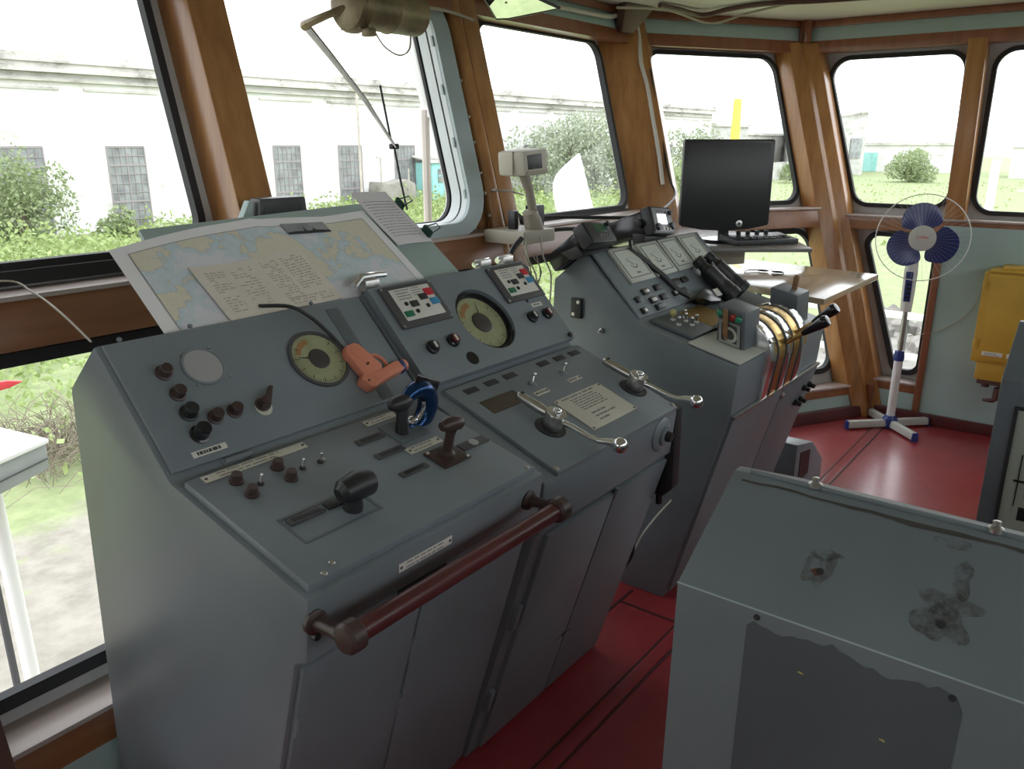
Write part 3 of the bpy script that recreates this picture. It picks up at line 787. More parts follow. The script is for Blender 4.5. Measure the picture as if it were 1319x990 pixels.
mb = MB(); mb.fbox(DB, Y0+.05, Y1-.004, -.388, -.018, -.002, .012, .004); build('desk_lid', mb, 'console_lid', c2)
DC = Fr(DB(0, 0, .012), DB.x, DB.y, DB.z)
for a, t in ((1.474, .050), (1.557, .048), (1.637, .047), (1.792, .046), (1.871, .048), (1.947, .049)):
    mb = MB(); mb.fbox(DC, a-.024, a+.024, -t-.010, -t+.010, -.002, .002, .0008); build('indicator_window', mb, 'slot_dark', c2)
for a, t in ((1.667, .104), (1.808, .108)):
    mb = MB(); mb.lathe(DC(a, -t, 0), DB.z, [(.013, 0), (.012, .004), (.006, .007), (0, .008)], 14); tg = build('toggle_switch', mb, 'console_grey', c2)
    mb = MB(); mb.cyl(DC(a, -t, .006), DC(a+.006, -t+.006, .024), .0025, .0035, 8); mb.ball(DC(a+.0065, -t+.0065, .026), .006, nu=10, nv=8); build('lever', mb, 'chrome', tg)
plate(DC, 1.628, 1.686, -.153, -.136, 'plate_cream', c2, rows=1, seed=14); plate(DC, 1.785, 1.844, -.153, -.137, 'plate_cream', c2, rows=1, seed=15)
mb = MB(); mb.fbox(DC, 1.450, 1.585, -.151, -.099, 0, .002, .0006); bp = build('nameplate', mb, 'brown_plate', c2, label='brown nameplate')
mb = MB(); mb.fbox(DC, 1.646, 1.868, -.330, -.192, .0005, .0025, .0006); sp = build('instruction_plate', mb, 'plate_cream', c2)
mb = MB(); lines(mb, DC, 1.69, 1.83, -.262, -.208, .0029, 6, .42, 21, .12); lines(mb, DC, 1.70, 1.82, -.315, -.272, .0029, 3, .38, 22, .5); lines(mb, DC, 1.66, 1.86, -.205, -.197, .0029, 1, .6, 23, .1)
build('printed_text', mb, 'print_grey', sp, smooth=False)
mb = MB()
for a in (1.653, 1.861):
    for t in (.199, .323): mb.cyl(DC(a, -t, .001), DC(a, -t, .0034), .0035, n=8)
build('screw', mb, 'dial_dark', sp)
# crank handles
for a, t in ((1.541, .262), (1.958, .261)):
    mb = MB(); mb.lathe(DC(a, -t, 0), DB.z, [(.041, 0), (.041, .002), (0, .0024)], 28); hp = build('crank_socket', mb, 'black_plastic', c2)
    mb = MB(); mb.lathe(DC(a+.004, -t, .002), DB.z, [(.024, 0), (.0255, .004), (.028, .040), (.026, .044), (0, .044)], 24); hb = build('crank_hub', mb, 'steel', c2)
    mb = MB(); mb.lathe(DC(a+.004, -t, .044), DB.z, [(.012, 0), (.012, .008), (.010, .011), (.006, .013), (.0055, .009), (0, .009)], 12); build('cap_nut', mb, 'chrome', hb)
    mb = MB(); mb.tube([DC(a+.004, -t-.012, .028), DC(a+.008, -t-.05, .033), DC(a+.010, -t-.105, .036), DC(a+.011, -t-.128, .041), DC(a+.014, -t-.150, .052), DC(a+.018, -t-.165, .056)], [.008, .0075, .007, .007, .009, .012], 12)
    mb.ball(DC(a+.020, -t-.178, .058), (.0195, .0195, .0195)); build('crank_arm', mb, 'chrome', hb)
    mb = MB(); mb.tube([DC(a+.003, -t+.014, .030), DC(a+.0, -t+.045, .030), DC(a-.002, -t+.108, .028)], [.010, .0135, .0125], 12); mb.ball(DC(a-.002, -t+.108, .028), .0125, nu=12, nv=8); build('counter_arm', mb, 'steel', hb)
    mb = MB(); mb.lathe(DC(a-.002, -t+.106, .034), DB.z, [(.005, 0), (.005, .008), (0, .0085)], 10); build('pin', mb, 'black_plastic', hb)
for a, t in ((1.415, .375), (2.002, .372)): screw(DC, a, -t, c2, .007)
mb = MB(); mb.lathe((1.925, .958, .838), (0, -1, -.08), [(.050, -.004), (.050, .006), (.043, .012), (.030, .014), (.028, .022), (.012, .024), (0, .024)], 26); rk = build('lock_boss', mb, 'console_grey', c2)
mb = MB(); mb.lathe((1.925, .936, .837), (0, -1, -.08), [(.016, 0), (.014, .016), (0, .018)], 14); build('knob', mb, 'black_plastic', rk)
fd = V((0, .978, .742)); fe = V((0, 1.205, 0))
KE = Fr(fe, (1, 0, 0), fd-fe, V((1, 0, 0)).cross(fd-fe)); KL2 = (fd-fe).length
for a0, a1 in ((Y0+.045, 1.705), (1.711, Y1-.006)):
    mb = MB(); mb.fbox(KE, a0, a1, .02, KL2-.006, -.002, .012, .003); d = build('door', mb, 'console_grey', c2)
mb = MB(); mb.cyl(KE(1.708, KL2-.02, .010), KE(1.708, KL2+.012, .012), .007, n=8); build('door_catch', mb, 'console_grey', c2)
mb = MB(); mb.fbox(KE, 1.66, 1.735, .262, .266, .012, .0126); mb.ball(KE(1.70, .265, .012), (.014, .010, .002), KE.M); build('rust_spot', mb, 'stain_brown', c2)
for b0, b1 in ((.48, .56), (.18, .26)):
    mb = MB(); mb.fbox(KE, Y0+.012, Y0+.030, b0, b1, .0, .012, .002); build('hinge', mb, 'console_grey', c2)
# side holder hanging on the end of the second console
mb = MB(); mb.prism([(2.014, 1.0, .895), (2.014, .955, .885), (2.014, .952, .64), (2.014, .985, .605), (2.014, 1.045, .61), (2.014, 1.04, .66), (2.014, .995, .72)], (.045, 0, 0), .006); hol = build('side_bracket', mb, 'black_plastic', c2)
mb = MB(); mb.cyl((2.03, 1.0, .61), (2.03, 1.0, .575), .010, n=10); build('stud', mb, 'black_gloss', hol)
mb = MB(); mb.cyl((2.05, .99, .66), (2.066, .99, .66), .012, n=10); build('stud', mb, 'black_gloss', hol)

# ---- telegraph console
Z0, Z1 = 2.42, 3.312
PROF3 = [(1.72, 0), (1.665, 1.14), (1.54, 1.245), (1.314, 1.027), (1.30, 1.015), (.937, .926), (.951, .76), (.956, .745), (1.155, 0)]
c3 = thing('telegraph_console', (2.86, 1.35, 0), 'grey steel ship console with four square meters and an engine telegraph', 'console')
build('cabinet', body(PROF3, Z0, Z1), 'console_grey', c3)
mb = MB(); mb.fbox(U, Z0+.016, Z1-.02, .006, .300, 0, .010, .003); build('upper_panel', mb, 'console_lid', c3)
U3 = Fr(U(0, 0, .010), U.x, U.y, U.z)
for a0, a1 in ((2.522, 2.700), (2.722, 2.880), (2.897, 3.042), (3.065, 3.228)):
    b0, b1 = .137, .290
    mb = MB(); mb.fbox(U3, a0, a1, b0, b1, 0, .012, .003); me_ = build('square_meter', mb, 'meter_case', c3)
    i_ = [U3(a, b, .0122) for a, b in rect(a0+.016, a1-.016, b0+.020, b1-.014)]
    mb = MB(); mb.quad(*i_); build('meter_face', mb, 'meter_face', me_, smooth=False)
    mb = MB(); mb.ring([U3(a, b, .012) for a, b in rect(a0+.017, a1-.017, b0+.021, b1-.015)], [U3(a, b, .012) for a, b in rect(a0+.0145, a1-.0145, b0+.0185, b1-.0125)], U.z*.0015); build('meter_rim', mb, 'cabinet_grey', me_)
    ca, cb = (a0+a1)/2, (b0+b1)/2+.004; mb = MB()
    for k in range(11):
        t = R(160-k*14); p0 = U3(ca+.040*math.cos(t), cb+.030*math.sin(t)-.004, .0126); p1 = U3(ca+.034*math.cos(t), cb+.024*math.sin(t)-.004, .0126); w = (p1-p0).normalized().cross(U.z)*.0008; mb.quad(p0-w, p1-w, p1+w, p0+w)
    inn = [U3(ca+.020*math.cos(R(200+20*k)), cb+.020*math.sin(R(200+20*k)), .0126) for k in range(8)]; out = [U3(ca+.026*math.cos(R(200+20*k)), cb+.026*math.sin(R(200+20*k)), .0126) for k in range(8)]
    for k in range(7): mb.quad(inn[k], inn[k+1], out[k+1], out[k])
    mb.quad(U3(ca-.016, b0+.032, .0126), U3(ca+.012, b0+.032, .0126), U3(ca+.012, b0+.040, .0126), U3(ca-.016, b0+.040, .0126))
    build('scale', mb, 'print_grey', me_, smooth=False)
    mb = MB(); p0 = U3(ca, cb-.01, .013); p1 = U3(ca-.03, cb+.02, .013); w = (p1-p0).normalized().cross(U.z)*.001; mb.prism([p0-w, p1, p0+w], U.z*.001); build('pointer', mb, 'print_dark', me_)
for a, b, mt, w in ((2.572, .095, 'steel', .042), (2.492, .073, 'black_plastic', .026), (2.585, .054, 'plate_white', .046), (2.482, .026, 'steel', .03), (2.758, .055, 'plate_white', .030), (2.669, .098, 'black_plastic', .046), (2.668, .055, 'black_plastic', .05), (2.819, .100, 'black_plastic', .050), (2.893, .098, 'black_plastic', .05), (2.833, .055, 'black_plastic', .04), (2.60, .022, 'console_grey', .06)):
    mb = MB(); mb.fbox(U3, a-w/2, a+w/2, b-.012, b+.012, 0, .010, .003); bt = build('rocker_switch', mb, 'black_plastic', c3)
    if mt != 'black_plastic':
        mb = MB(); mb.fbox(U3, a-w/2+.006, a+w/2-.006, b-.007, b+.007, .009, .0135, .002); build('switch_cap', mb, mt, bt)
# left side fittings
mb = MB(); mb.box((2.416, 1.560, 1.045), (.014, .045, .075), None, .004); sw = build('side_switch', mb, 'black_plastic', c3)
for z in (1.022, 1.068):
    mb = MB(); mb.lathe((2.41, 1.56-.01*(1 if z > 1.04 else -1), z), (-1, 0, 0), [(.007, 0), (.007, .003), (0, .004)], 8); build('screw', mb, 'steel', sw)
mb = MB(); mb.lathe((2.42, 1.455, .975), (-1, 0, 0), [(.010, 0), (.009, .006), (.005, .008), (.004, .02), (0, .021)], 10); build('side_bolt', mb, 'steel', c3)
# desk plates
D3 = Fr((0, 1.30, 1.018), (1, 0, 0), (0, .363, .089), (0, -.089, .363))
mb = MB(); mb.fbox(D3, 2.475, 2.66, -.175, -.008, 0, .012, .004); tp = build('switch_plate', mb, 'cabinet_grey', c3)
D3p = Fr(D3(0, 0, .012), D3.x, D3.y, D3.z)
for a, t, mt in ((2.56, .050, 'yellow_cap'), (2.60, .082, 'steel'), (2.632, .062, 'steel'), (2.585, .115, 'steel'), (2.535, .088, 'steel'), (2.63, .11, 'steel')):
    mb = MB(); mb.lathe(D3p(a, -t, 0), D3.z, [(.010, 0), (.009, .004), (.005, .006), (0, .007)], 10); tg = build('toggle_switch', mb, 'steel', c3)
    mb = MB(); r = .013 if mt == 'yellow_cap' else .0065
    mb.cyl(D3p(a, -t, .005), D3p(a-.004, -t+.004, .024), .003, .004, 8); mb.ball(D3p(a-.004, -t+.004, .026), r, nu=10, nv=8); build('lever', mb, mt if mt != 'steel' else 'chrome', tg)
mb = MB(); mb.fbox(D3, 2.428, 2.655, -.372, -.180, 0, .006, .003); build('desk_plate', mb, 'meter_case', c3)
mb = MB(); mb.fbox(D3, 2.67, 2.86, -.19, -.02, 0, .010, .004); build('wooden_base', mb, 'brass_dull', c3)
mb = MB(); mb.fbox(D3, 3.06, Z1-.01, -.372, -.02, 0, .006, .003); build('desk_plate', mb, 'console_grey', c3)
mb = MB(); mb.fbox(D3, 2.88, 3.05, -.20, -.02, 0, .006, .003); build('desk_plate', mb, 'console_grey', c3)
# front lip and doors
fd = V((0, .956, .745)); fe = V((0, 1.155, 0))
KF = Fr(fe, (1, 0, 0), fd-fe, V((1, 0, 0)).cross(fd-fe)); KL3 = (fd-fe).length
for a0, a1 in ((Z0+.012, 2.905), (2.912, Z1-.006)):
    mb = MB(); mb.fbox(KF, a0, a1, .03, KL3-.004, -.002, .012, .003); d = build('door', mb, 'console_grey', c3)
mb = MB(); mb.bx(Z0+.010, Z1-.004, .938, .953, .742, .752, .002); build('chrome_lip', mb, 'steel', c3)
mb = MB(); mb.lathe(KF(2.92, KL3-.04, .012), KF.z, [(.012, 0), (.010, .010), (0, .012)], 12); build('door_catch', mb, 'steel', c3)
for a, b in ((3.205, .69), (3.268, .69), (3.158, .635), (3.215, .635)):
    mb = MB(); mb.lathe(KF(a, b, .012), KF.z, [(.013, 0), (.013, .012), (.010, .014), (.009, .030), (0, .031)], 12); build('knob', mb, 'black_plastic', c3)

# engine telegraph set into the console front
tg_ = thing('engine_telegraph', (2.85, 1.0, .90), 'brass and chrome banded quadrants of the engine telegraph with two black-knobbed levers', 'engine telegraph')
cy, cz, rr = 1.045, .905, .128
def band(name, x0, x1, r, mat):
    pts = []
    for k in range(19):
        t = R(20+k*(165)/18); pts.append((cy+r*math.cos(t), cz+r*math.sin(t)))
    pts.append((.940-(r-rr)*.8, .752)); pts.append((1.0, .752)); 
    mb = MB(); mb.prism([(x0, y, z) for y, z in pts], (x1-x0, 0, 0), .0015); return build(name, mb, mat, tg_, sharp=50)
xs = 2.655
for nm, w, r, mt in (('chrome_rim', .062, rr, 'chrome'), ('lever_slot', .019, rr+.0005, 'black_rubber'), ('brass_scale', .066, rr-.001, 'brass'), ('lever_slot', .019, rr+.0005, 'black_rubber'), ('chrome_rim', .048, rr+.001, 'chrome'), ('lever_slot', .019, rr+.0005, 'black_rubber'), ('brass_scale', .066, rr-.001, 'brass'), ('lever_slot', .019, rr+.0005, 'black_rubber'), ('chrome_rim', .060, rr, 'chrome')):
    band(nm, xs, xs+w, r, mt); xs += w
for x, ang in ((2.815, 172), (2.945, 166)):
    t = R(ang-3); d = V((0, math.cos(t), math.sin(t))); p = V((x, cy, cz))+d*.115
    e = (d+V((0, -.1, .62))).normalized()
    mb = MB(); mb.tube([p, p+e*.05, p+e*.085], [.009, .009, .008], 10); lv = build('lever', mb, 'brass_dull', tg_)
    mb = MB(); mb.lathe(p+e*.078, e, [(.009, 0), (.012, .015), (.016, .045), (.021, .075), (.022, .092), (.018, .102), (0, .104)], 16); build('lever_knob', mb, 'black_gloss', lv)
# indicator boxes at both ends of the telegraph
def ind_box(loc, x0, x1, y0, y1, zb, h, label, lamps):
    b = thing('telegraph_indicator', loc, label, 'indicator box')
    lean = -.02
    mb = MB(); mb.prism([(x0, y0, zb-.012), (x0, y1, zb+.012), (x0, y1+lean+.02, zb+h+.01), (x0, y0+lean+.025, zb+h-.012)], (x1-x0, 0, 0), .005)
    build('case', mb, 'cabinet_grey', b)
    F = Fr((x0, y1, zb+.012), (0, -1, -.24), (0, 0, 1), (-1, 0, 0))
    F = Fr((x0-.0005, y1, zb+.010), (0, -(y1-y0), -.024), (0, .008, h), (-1, 0, 0))
    w = (y1-y0)
    if lamps:
        mb = MB(); mb.fbox(F, .008, w-.008, .008, h-.008, -.001, .003, .001); build('face_plate', mb, 'panel_frame', b)
        mb = MB(); mb.ring([F(*q, .003) for q in rect(.022, w-.022, .020, h*.60)], [F(*q, .003) for q in rect(.012, w-.012, .012, h*.66)], F.z*.003); build('dial_frame', mb, 'steel', b)
        mb = MB(); mb.ring(circle(F, w*.52, h*.34, .003, .017, n=24), circle(F, w*.52, h*.34, .003, .026, n=24), F.z*.003); build('dial_ring', mb, 'meter_case', b)
        for f, mt in ((.14, 'green_lamp'), (.62, 'red_lamp'), (.82, 'green_lamp')):
            mb = MB(); mb.lathe(F(w*f, h*.80, .002), F.z, [(.013, 0), (.013, .004), (.009, .010), (0, .012)], 14); build('lamp', mb, mt, b)
        mb = MB(); mb.prism([F(w*.30, h*.26, .008), F(w*.47, h*.20, .008), F(w*.49, h*.94, .016), F(w*.45, h*1.0, .016), F(w*.37, h*1.0, .016), F(w*.32, h*.94, .016)], F.z*.007, .002); build('wooden_pointer', mb, 'wood_handle', b)
    else:
        mb = MB(); mb.cyl((x1-.05, y0+.05, zb+h-.01), (x1-.05, y0+.045, zb+h+.042), .011, .011, 12); mb.ball((x1-.05, y0+.045, zb+h+.042), .011, nu=12, nv=8); build('wooden_pointer', mb, 'wood_handle', b)
        mb = MB(); mb.cyl((x1, y0+.04, zb+h*.35), (x1+.016, y0+.04, zb+h*.35), .006, n=8); build('stud', mb, 'black_plastic', b)
    return b
ind_box((2.63, 1.02, .94), 2.560, 2.690, .978, 1.080, .951, .135, 'grey telegraph indicator box with green and red lamps and a wooden pointer', True)
ind_box((3.14, 1.02, .94), 3.075, 3.215, .978, 1.090, .951, .120, 'plain dark grey indicator box beyond the telegraph with a short wooden peg on top', False)
# ---------------------------------------------------------------- things standing on and around the consoles
XA = (1, 0, 0)
def spline(pts, n=8):
    pts = [V(p) for p in pts]; out = []
    for i in range(len(pts)-1):
        p0 = pts[max(i-1, 0)]; p1 = pts[i]; p2_ = pts[i+1]; p3 = pts[min(i+2, len(pts)-1)]
        for k in range(n):
            t = k/n
            out.append(.5*((2*p1)+(p2_-p0)*t+(2*p0-5*p1+4*p2_-p3)*t*t+(3*p1-p0-3*p2_+p3)*t**3))
    out.append(pts[-1]); return out
def cable(name, pts, r, mat, label, cat='cable', group=None):
    s = spline(pts); mb = MB(); mb.tube(s, r, 8)
    o = build(name, mb, mat, loc=s[0]); return tag(o, label, cat, group)

# orange flare pistol lying on the upper panel
pf = Fr(U(0, 0, .006), U.x, U.y, U.z)
pis = thing('flare_pistol', pf(1.25, .09, 0), 'orange plastic flare pistol with blue tape lying on the sloping panel', 'flare pistol')
mb = MB(); mb.prism([pf(*q, .004) for q in ((1.186, .152), (1.196, .168), (1.224, .172), (1.236, .163), (1.262, .100), (1.258, .086), (1.205, .070), (1.197, .092))], U.z*.024, .006); build('grip', mb, 'orange_plastic', pis)
mb = MB(); mb.prism([pf(*q, .002) for q in ((1.180, .076), (1.194, .048), (1.206, .046), (1.236, .055), (1.318, .069), (1.312, .094), (1.300, .096), (1.215, .080), (1.196, .090))], U.z*.030, .006); build('barrel', mb, 'orange_plastic', pis)
mb = MB(); mb.tube(spline([pf(1.246, .128, .016), pf(1.262, .132, .016), pf(1.277, .122, .016), pf(1.284, .106, .016), pf(1.284, .092, .016)]), .0045, 8); build('trigger_guard', mb, 'orange_plastic', pis)
mb = MB(); mb.cyl(pf(1.312, .0815, .017), pf(1.322, .0832, .017), .0168, n=20); build('tape_band', mb, 'blue_tape', pis)
mb = MB(); mb.cyl(pf(1.320, .0830, .017), pf(1.332, .0850, .017), .0150, n=20); build('muzzle', mb, 'orange_plastic', pis)
mb = MB()
for q in ((1.222, .108), (1.196, .066)): mb.cyl(pf(*q, .026), pf(*q, .0335), .003, n=8)
build('pin', mb, 'rust', pis)
mb = MB(); mb.prism([pf(*q, .0275) for q in ((1.200, .150), (1.226, .158), (1.244, .110), (1.222, .104))], U.z*.0012); mb.prism([pf(*q, .0315) for q in ((1.215, .072), (1.30, .089), (1.302, .080), (1.222, .062))], U.z*.0012); build('grip_plate', mb, 'orange_plastic', pis)

# blue headlamp leaning against the black lever
hl = thing('blue_hand_lamp', (1.215, 1.215, 1.03), 'metallic blue ring-shaped hand lamp leaning beside the black lever', 'lamp')
HF = Fr((1.212, 1.205, 1.052), (.72, .10, -.32), (.30, .50, .80), (-.62, -.62, .22))
HF = Fr(HF.o, HF.x, HF.z.cross(HF.x), HF.z)
mb = MB(); pts = [HF(.046*math.cos(R(a)), .046*math.sin(R(a)), 0) for a in range(-100, 171, 15)]; mb.tube(pts, [.014+.010*math.sin(math.pi*i/(len(pts)-1)) for i in range(len(pts))], 14); build('shell', mb, 'blue_metal', hl)
mb = MB(); mb.tube([HF(.032*math.cos(R(a)), .032*math.sin(R(a)), .012) for a in range(-120, 60, 15)], .005, 8); mb.ball(HF(.004, -.024, .004), (.014, .012, .008), nu=10, nv=6); build('reflector', mb, 'chrome', hl)
mb = MB(); mb.box(HF(.014, .062, -.014), (.095, .024, .044), HF.M, .005); build('battery_case', mb, 'black_gloss', hl)
mb = MB(); mb.box(HF(.014, .075, -.002), (.088, .004, .006), HF.M, .001); mb.box(HF(.053, .050, -.002), (.006, .020, .012), HF.M, .002); build('chrome_edge', mb, 'chrome', hl)
mb = MB(); mb.tube(spline([HF(.03, -.03, 0), HF(.048, -.055, .0), HF(.06, -.06, .012), HF(.052, -.035, .02)]), .004, 8); build('strap', mb, 'black_rubber', hl)

# chrome clips clamped on the top edge
for x, lab in ((1.405, 'chrome spring clip on the console top edge below the chart'), (1.865, 'short chrome clip on the top edge of the gauge console'), (1.975, 'chrome clip above the right alarm panel')):
    g = thing('spring_clip', (x, 1.545, 1.262), lab, 'clip', 'chrome clips on the console tops')
    mb = MB(); mb.tube([(x-.05, 1.545, 1.272), (x-.02, 1.55, 1.290), (x+.025, 1.55, 1.290), (x+.06, 1.55, 1.288)] if x < 1.5 else [(x-.035, 1.55, 1.270), (x+.035, 1.55, 1.276)], .009, 10); build('jaw', mb, 'chrome', g)
    mb = MB(); mb.box((x, 1.545, 1.268), (.05, .03, .030), None, .006); build('base', mb, 'steel', g)

# chart board behind the first console
cs, sn = math.cos(R(38)), math.sin(R(38))
BF = Fr((0, 1.56, 1.25), XA, (0, cs, sn), (0, -sn, cs))
cb = thing('chart_board', (1.35, 1.60, 1.25), 'grey-green board propped up behind the console under a sea chart', 'board')
mb = MB(); mb.prism([BF(*q, -.016) for q in ((.905, -.03), (1.785, -.03), (1.778, .322), (1.62, .326), (.945, .297))], BF.z*.014, .003); build('panel', mb, 'board_teal', cb)
mb = MB(); mb.tube([BF(1.35, .28, -.018), (1.35, 2.07, 1.285)], .010, 8); mb.tube([BF(1.0, .02, -.018), (1.0, 1.65, 1.16)], .010, 8); mb.tube([BF(1.7, .02, -.018), (1.7, 1.65, 1.16)], .010, 8); build('prop', mb, 'steel', cb)
def sheet(name, poly_fn, nu, nv, mat, label, cat, group=None, base=.0):
    """slightly wavy sheet of paper: poly_fn(u, v) -> (a, b, c)"""
    mb = MB(); vs = [BF(*poly_fn(i/nu, j/nv)) for j in range(nv+1) for i in range(nu+1)]
    fs = [(j*(nu+1)+i, j*(nu+1)+i+1, (j+1)*(nu+1)+i+1, (j+1)*(nu+1)+i) for j in range(nv) for i in range(nu)]
    mb.add(vs, fs); mb.add([p+BF.z*.0012 for p in vs], fs)
    o = build(name, mb, mat, loc=BF(1.2, .1, .0)); return tag(o, label, cat, group) if label else o
def chart_pt(u, v, c=.002):
    L = V((.839, -.025)).lerp(V((.845, .236)), v); R_ = V((1.630, -.025)).lerp(V((1.616, .291)), v)
    p = L.lerp(R_, u); b = p.y+v*.030*math.sin(math.pi*min(1, u*1.25))
    lift = .012*math.exp(-((u-.49)/.03)**2)*v
    return (p.x, b, c+lift*.5)
ch = sheet('sea_chart', lambda u, v: chart_pt(u, v), 24, 8, 'paper_white', 'large pale sea chart with a white border spread over the board', 'chart')
def sub(name, fn, mat, parent, nu=20, nv=8):
    mb = MB(); vs = [BF(*fn(i/nu, j/nv)) for j in range(nv+1) for i in range(nu+1)]
    mb.add(vs, [(j*(nu+1)+i, j*(nu+1)+i+1, (j+1)*(nu+1)+i+1, (j+1)*(nu+1)+i) for j in range(nv) for i in range(nu)])
    return build(name, mb, mat, parent)
sub('printed_map', lambda u, v: chart_pt(.045+u*.915, v*.90, .0042), 'chart_print', ch)
mb = MB()
for (u0, v0, u1, v1) in ((.045, 0, .045, .90), (.045, .90, .96, .90), (.96, 0, .96, .90)):
    for k in range(20):
        a = BF(*chart_pt(u0+(u1-u0)*k/20, v0+(v1-v0)*k/20, .0048)); b = BF(*chart_pt(u0+(u1-u0)*(k+1)/20, v0+(v1-v0)*(k+1)/20, .0048)); w = (b-a).normalized().cross(BF.z)*.0008; mb.quad(a-w, b-w, b+w, a+w)
build('border_line', mb, 'print_grey', ch, smooth=False)
ph = [(1.308, .222), (1.444, .216), (1.441, .256), (1.305, .263)]
mb = MB(); mb.quad(*[BF(*q, .0075) for q in ph]); pp = build('printed_photo', mb, 'photo_grey', ch, smooth=False)
mb = MB(); mb.add([BF(*q, .008) for q in ((1.308, .222), (1.444, .216), (1.4435, .224), (1.40, .230), (1.395, .238), (1.388, .229), (1.37, .229), (1.366, .247), (1.362, .229), (1.33, .231), (1.308, .229))], [tuple(range(11))]); build('ship_silhouette', mb, 'photo_dark', pp, smooth=False)
dp = lambda u, v: ((.991+(.983-.991)*v)*(1-u)+(1.314+(1.303-1.314)*v)*u, (-.02+.172*v)*(1-u)+(-.015+.190*v)*u-.012*math.sin(math.pi*u)*v, .0085+.004*math.exp(-((u-.49)/.05)**2))
do = sheet('folded_table_sheet', dp, 16, 6, 'paper_old', 'yellowed folded sheet of printed tables lying on the sea chart', 'paper')
mb = MB()
rnd = random.Random(5)
for (u0, u1, v0, v1, n) in ((.07, .22, .48, .88, 9), (.27, .45, .18, .9, 14), (.07, .20, .12, .42, 6), (.54, .70, .12, .92, 18), (.74, .95, .30, .92, 13), (.56, .94, .06, .20, 3)):
    for k in range(n):
        v = v0+(v1-v0)*k/n; u = u0
        while u < u1:
            l = .015+.05*rnd.random(); ue = min(u+l, u1)
            if rnd.random() < .75:
                q = [dp(u, v), dp(ue, v), dp(ue, v+.022), dp(u, v+.022)]; mb.quad(*[BF(a, b, c+.0018) for a, b, c in q])
            u = ue+.012
build('printed_text', mb, 'print_old', do, smooth=False)
npf = lambda u, v: ((1.633*(1-v)+1.607*v)*(1-u)+(1.778*(1-v)+1.745*v)*u, (.138+.212*v), .004+.012*v*v+.002*math.sin(5*u))
no = sheet('notice_sheet', npf, 8, 6, 'paper_note', 'pale paper sheet standing up at the top corner of the chart board', 'paper')
mb = MB(); rnd = random.Random(9)
for k in range(13):
    v = .16+.70*k/13; u = .10
    while u < .9:
        ue = min(u+.03+.10*rnd.random(), .9); q = [npf(u, v), npf(ue, v), npf(ue, v+.014), npf(u, v+.014)]; mb.quad(*[BF(a, b, c+.0016) for a, b, c in q]); u = ue+.02
build('printed_text', mb, 'photo_grey', no, smooth=False)
for (a, b, lab) in ((1.768, .295, 'dark bulldog clip on the upper edge of the notice sheet'), (1.782, .170, 'dark bulldog clip on the lower edge of the notice sheet')):
    g = thing('bulldog_clip', BF(a, b, .01), lab, 'clip', 'bulldog clips on the chart board')
    mb = MB(); mb.prism([BF(a-.012, b-.018, -.018), BF(a-.012, b+.018, -.018), BF(a-.012, b+.018, .024), BF(a-.012, b-.018, .024)], BF.x*.012, .002); build('jaw', mb, 'clip_green', g)
    mb = MB(); mb.tube([BF(a, b-.014, .02), BF(a+.030, b-.010, .032), BF(a+.030, b+.010, .032), BF(a, b+.014, .02)], .0022, 6); mb.tube([BF(a, b-.014, -.012), BF(a+.022, b-.010, -.024), BF(a+.022, b+.010, -.024), BF(a, b+.014, -.012)], .0022, 6); build('wire_handle', mb, 'clip_green', g)

# dark display behind the chart
dd = thing('dark_display', (1.49, 2.04, 1.28), 'black framed display on a pale bracket behind the chart board', 'display')
mb = MB(); mb.prism([(1.395, 1.98, 1.34), (1.578, 1.98, 1.34), (1.566, 1.98, 1.468), (1.405, 1.98, 1.468)], (0, .05, 0), .008); build('case', mb, 'black_plastic', dd)
mb = MB(); mb.quad((1.412, 1.9795, 1.355), (1.560, 1.9795, 1.355), (1.551, 1.9795, 1.448), (1.420, 1.9795, 1.448)); build('screen', mb, 'slot_dark', dd, smooth=False)
mb = MB(); mb.prism([(1.330, 2.05, 1.30), (1.392, 2.0, 1.33), (1.392, 2.0, 1.462), (1.384, 2.0, 1.462)], (0, .025, 0), .002); mb.bx(1.42, 1.55, 2.025, 2.13, 1.273, 1.345, .004); build('bracket', mb, 'board_teal', dd)

# loudspeaker on its stalk
sp = thing('loudspeaker', (2.62, 1.97, 1.25), 'beige box-shaped speaker on a leaning stalk clamped to the window post', 'speaker')
mb = MB(); mb.prism([(2.465, 1.835, 1.497), (2.620, 1.835, 1.505), (2.612, 1.835, 1.600), (2.455, 1.835, 1.588)], (0, .125, 0), .014); hd = build('head', mb, 'beige_plastic', sp)
mb = MB(); mb.prism([(2.486, 1.833, 1.522), (2.576, 1.833, 1.527), (2.568, 1.833, 1.582), (2.478, 1.833, 1.574)], (0, .006, 0), .001); build('grille', mb, 'black_plastic', hd)
mb = MB(); mb.prism([(2.472, 1.832, 1.501), (2.614, 1.832, 1.509), (2.606, 1.832, 1.520), (2.482, 1.832, 1.518)], (0, .004, 0), .001); build('shade_strip', mb, 'beige_dark', hd)  # darker strip painting the shade along the bottom of the front
mb = MB(); mb.prism([(2.454, 1.883, 1.500), (2.454, 1.887, 1.500), (2.454, 1.887, 1.588), (2.454, 1.883, 1.588)], (.006, 0, 0)); build('seam', mb, 'beige_dark', hd)
mb = MB(); mb.tube([(2.555, 1.905, 1.503), (2.592, 1.908, 1.44), (2.632, 1.915, 1.345)], [.022, .018, .018], 14); build('stalk', mb, 'beige_dark', sp)
mb = MB(); mb.lathe((2.640, 1.918, 1.300), (-.5, 0, 1), [(.036, -.02), (.036, .025), (.033, .03), (.030, .065), (.018, .07)], 20); build('socket', mb, 'beige_dark', sp)
mb = MB(); mb.bx(2.52, 2.735, 1.88, 2.08, 1.235, 1.287, .008); build('bracket', mb, 'beige_plastic', sp)
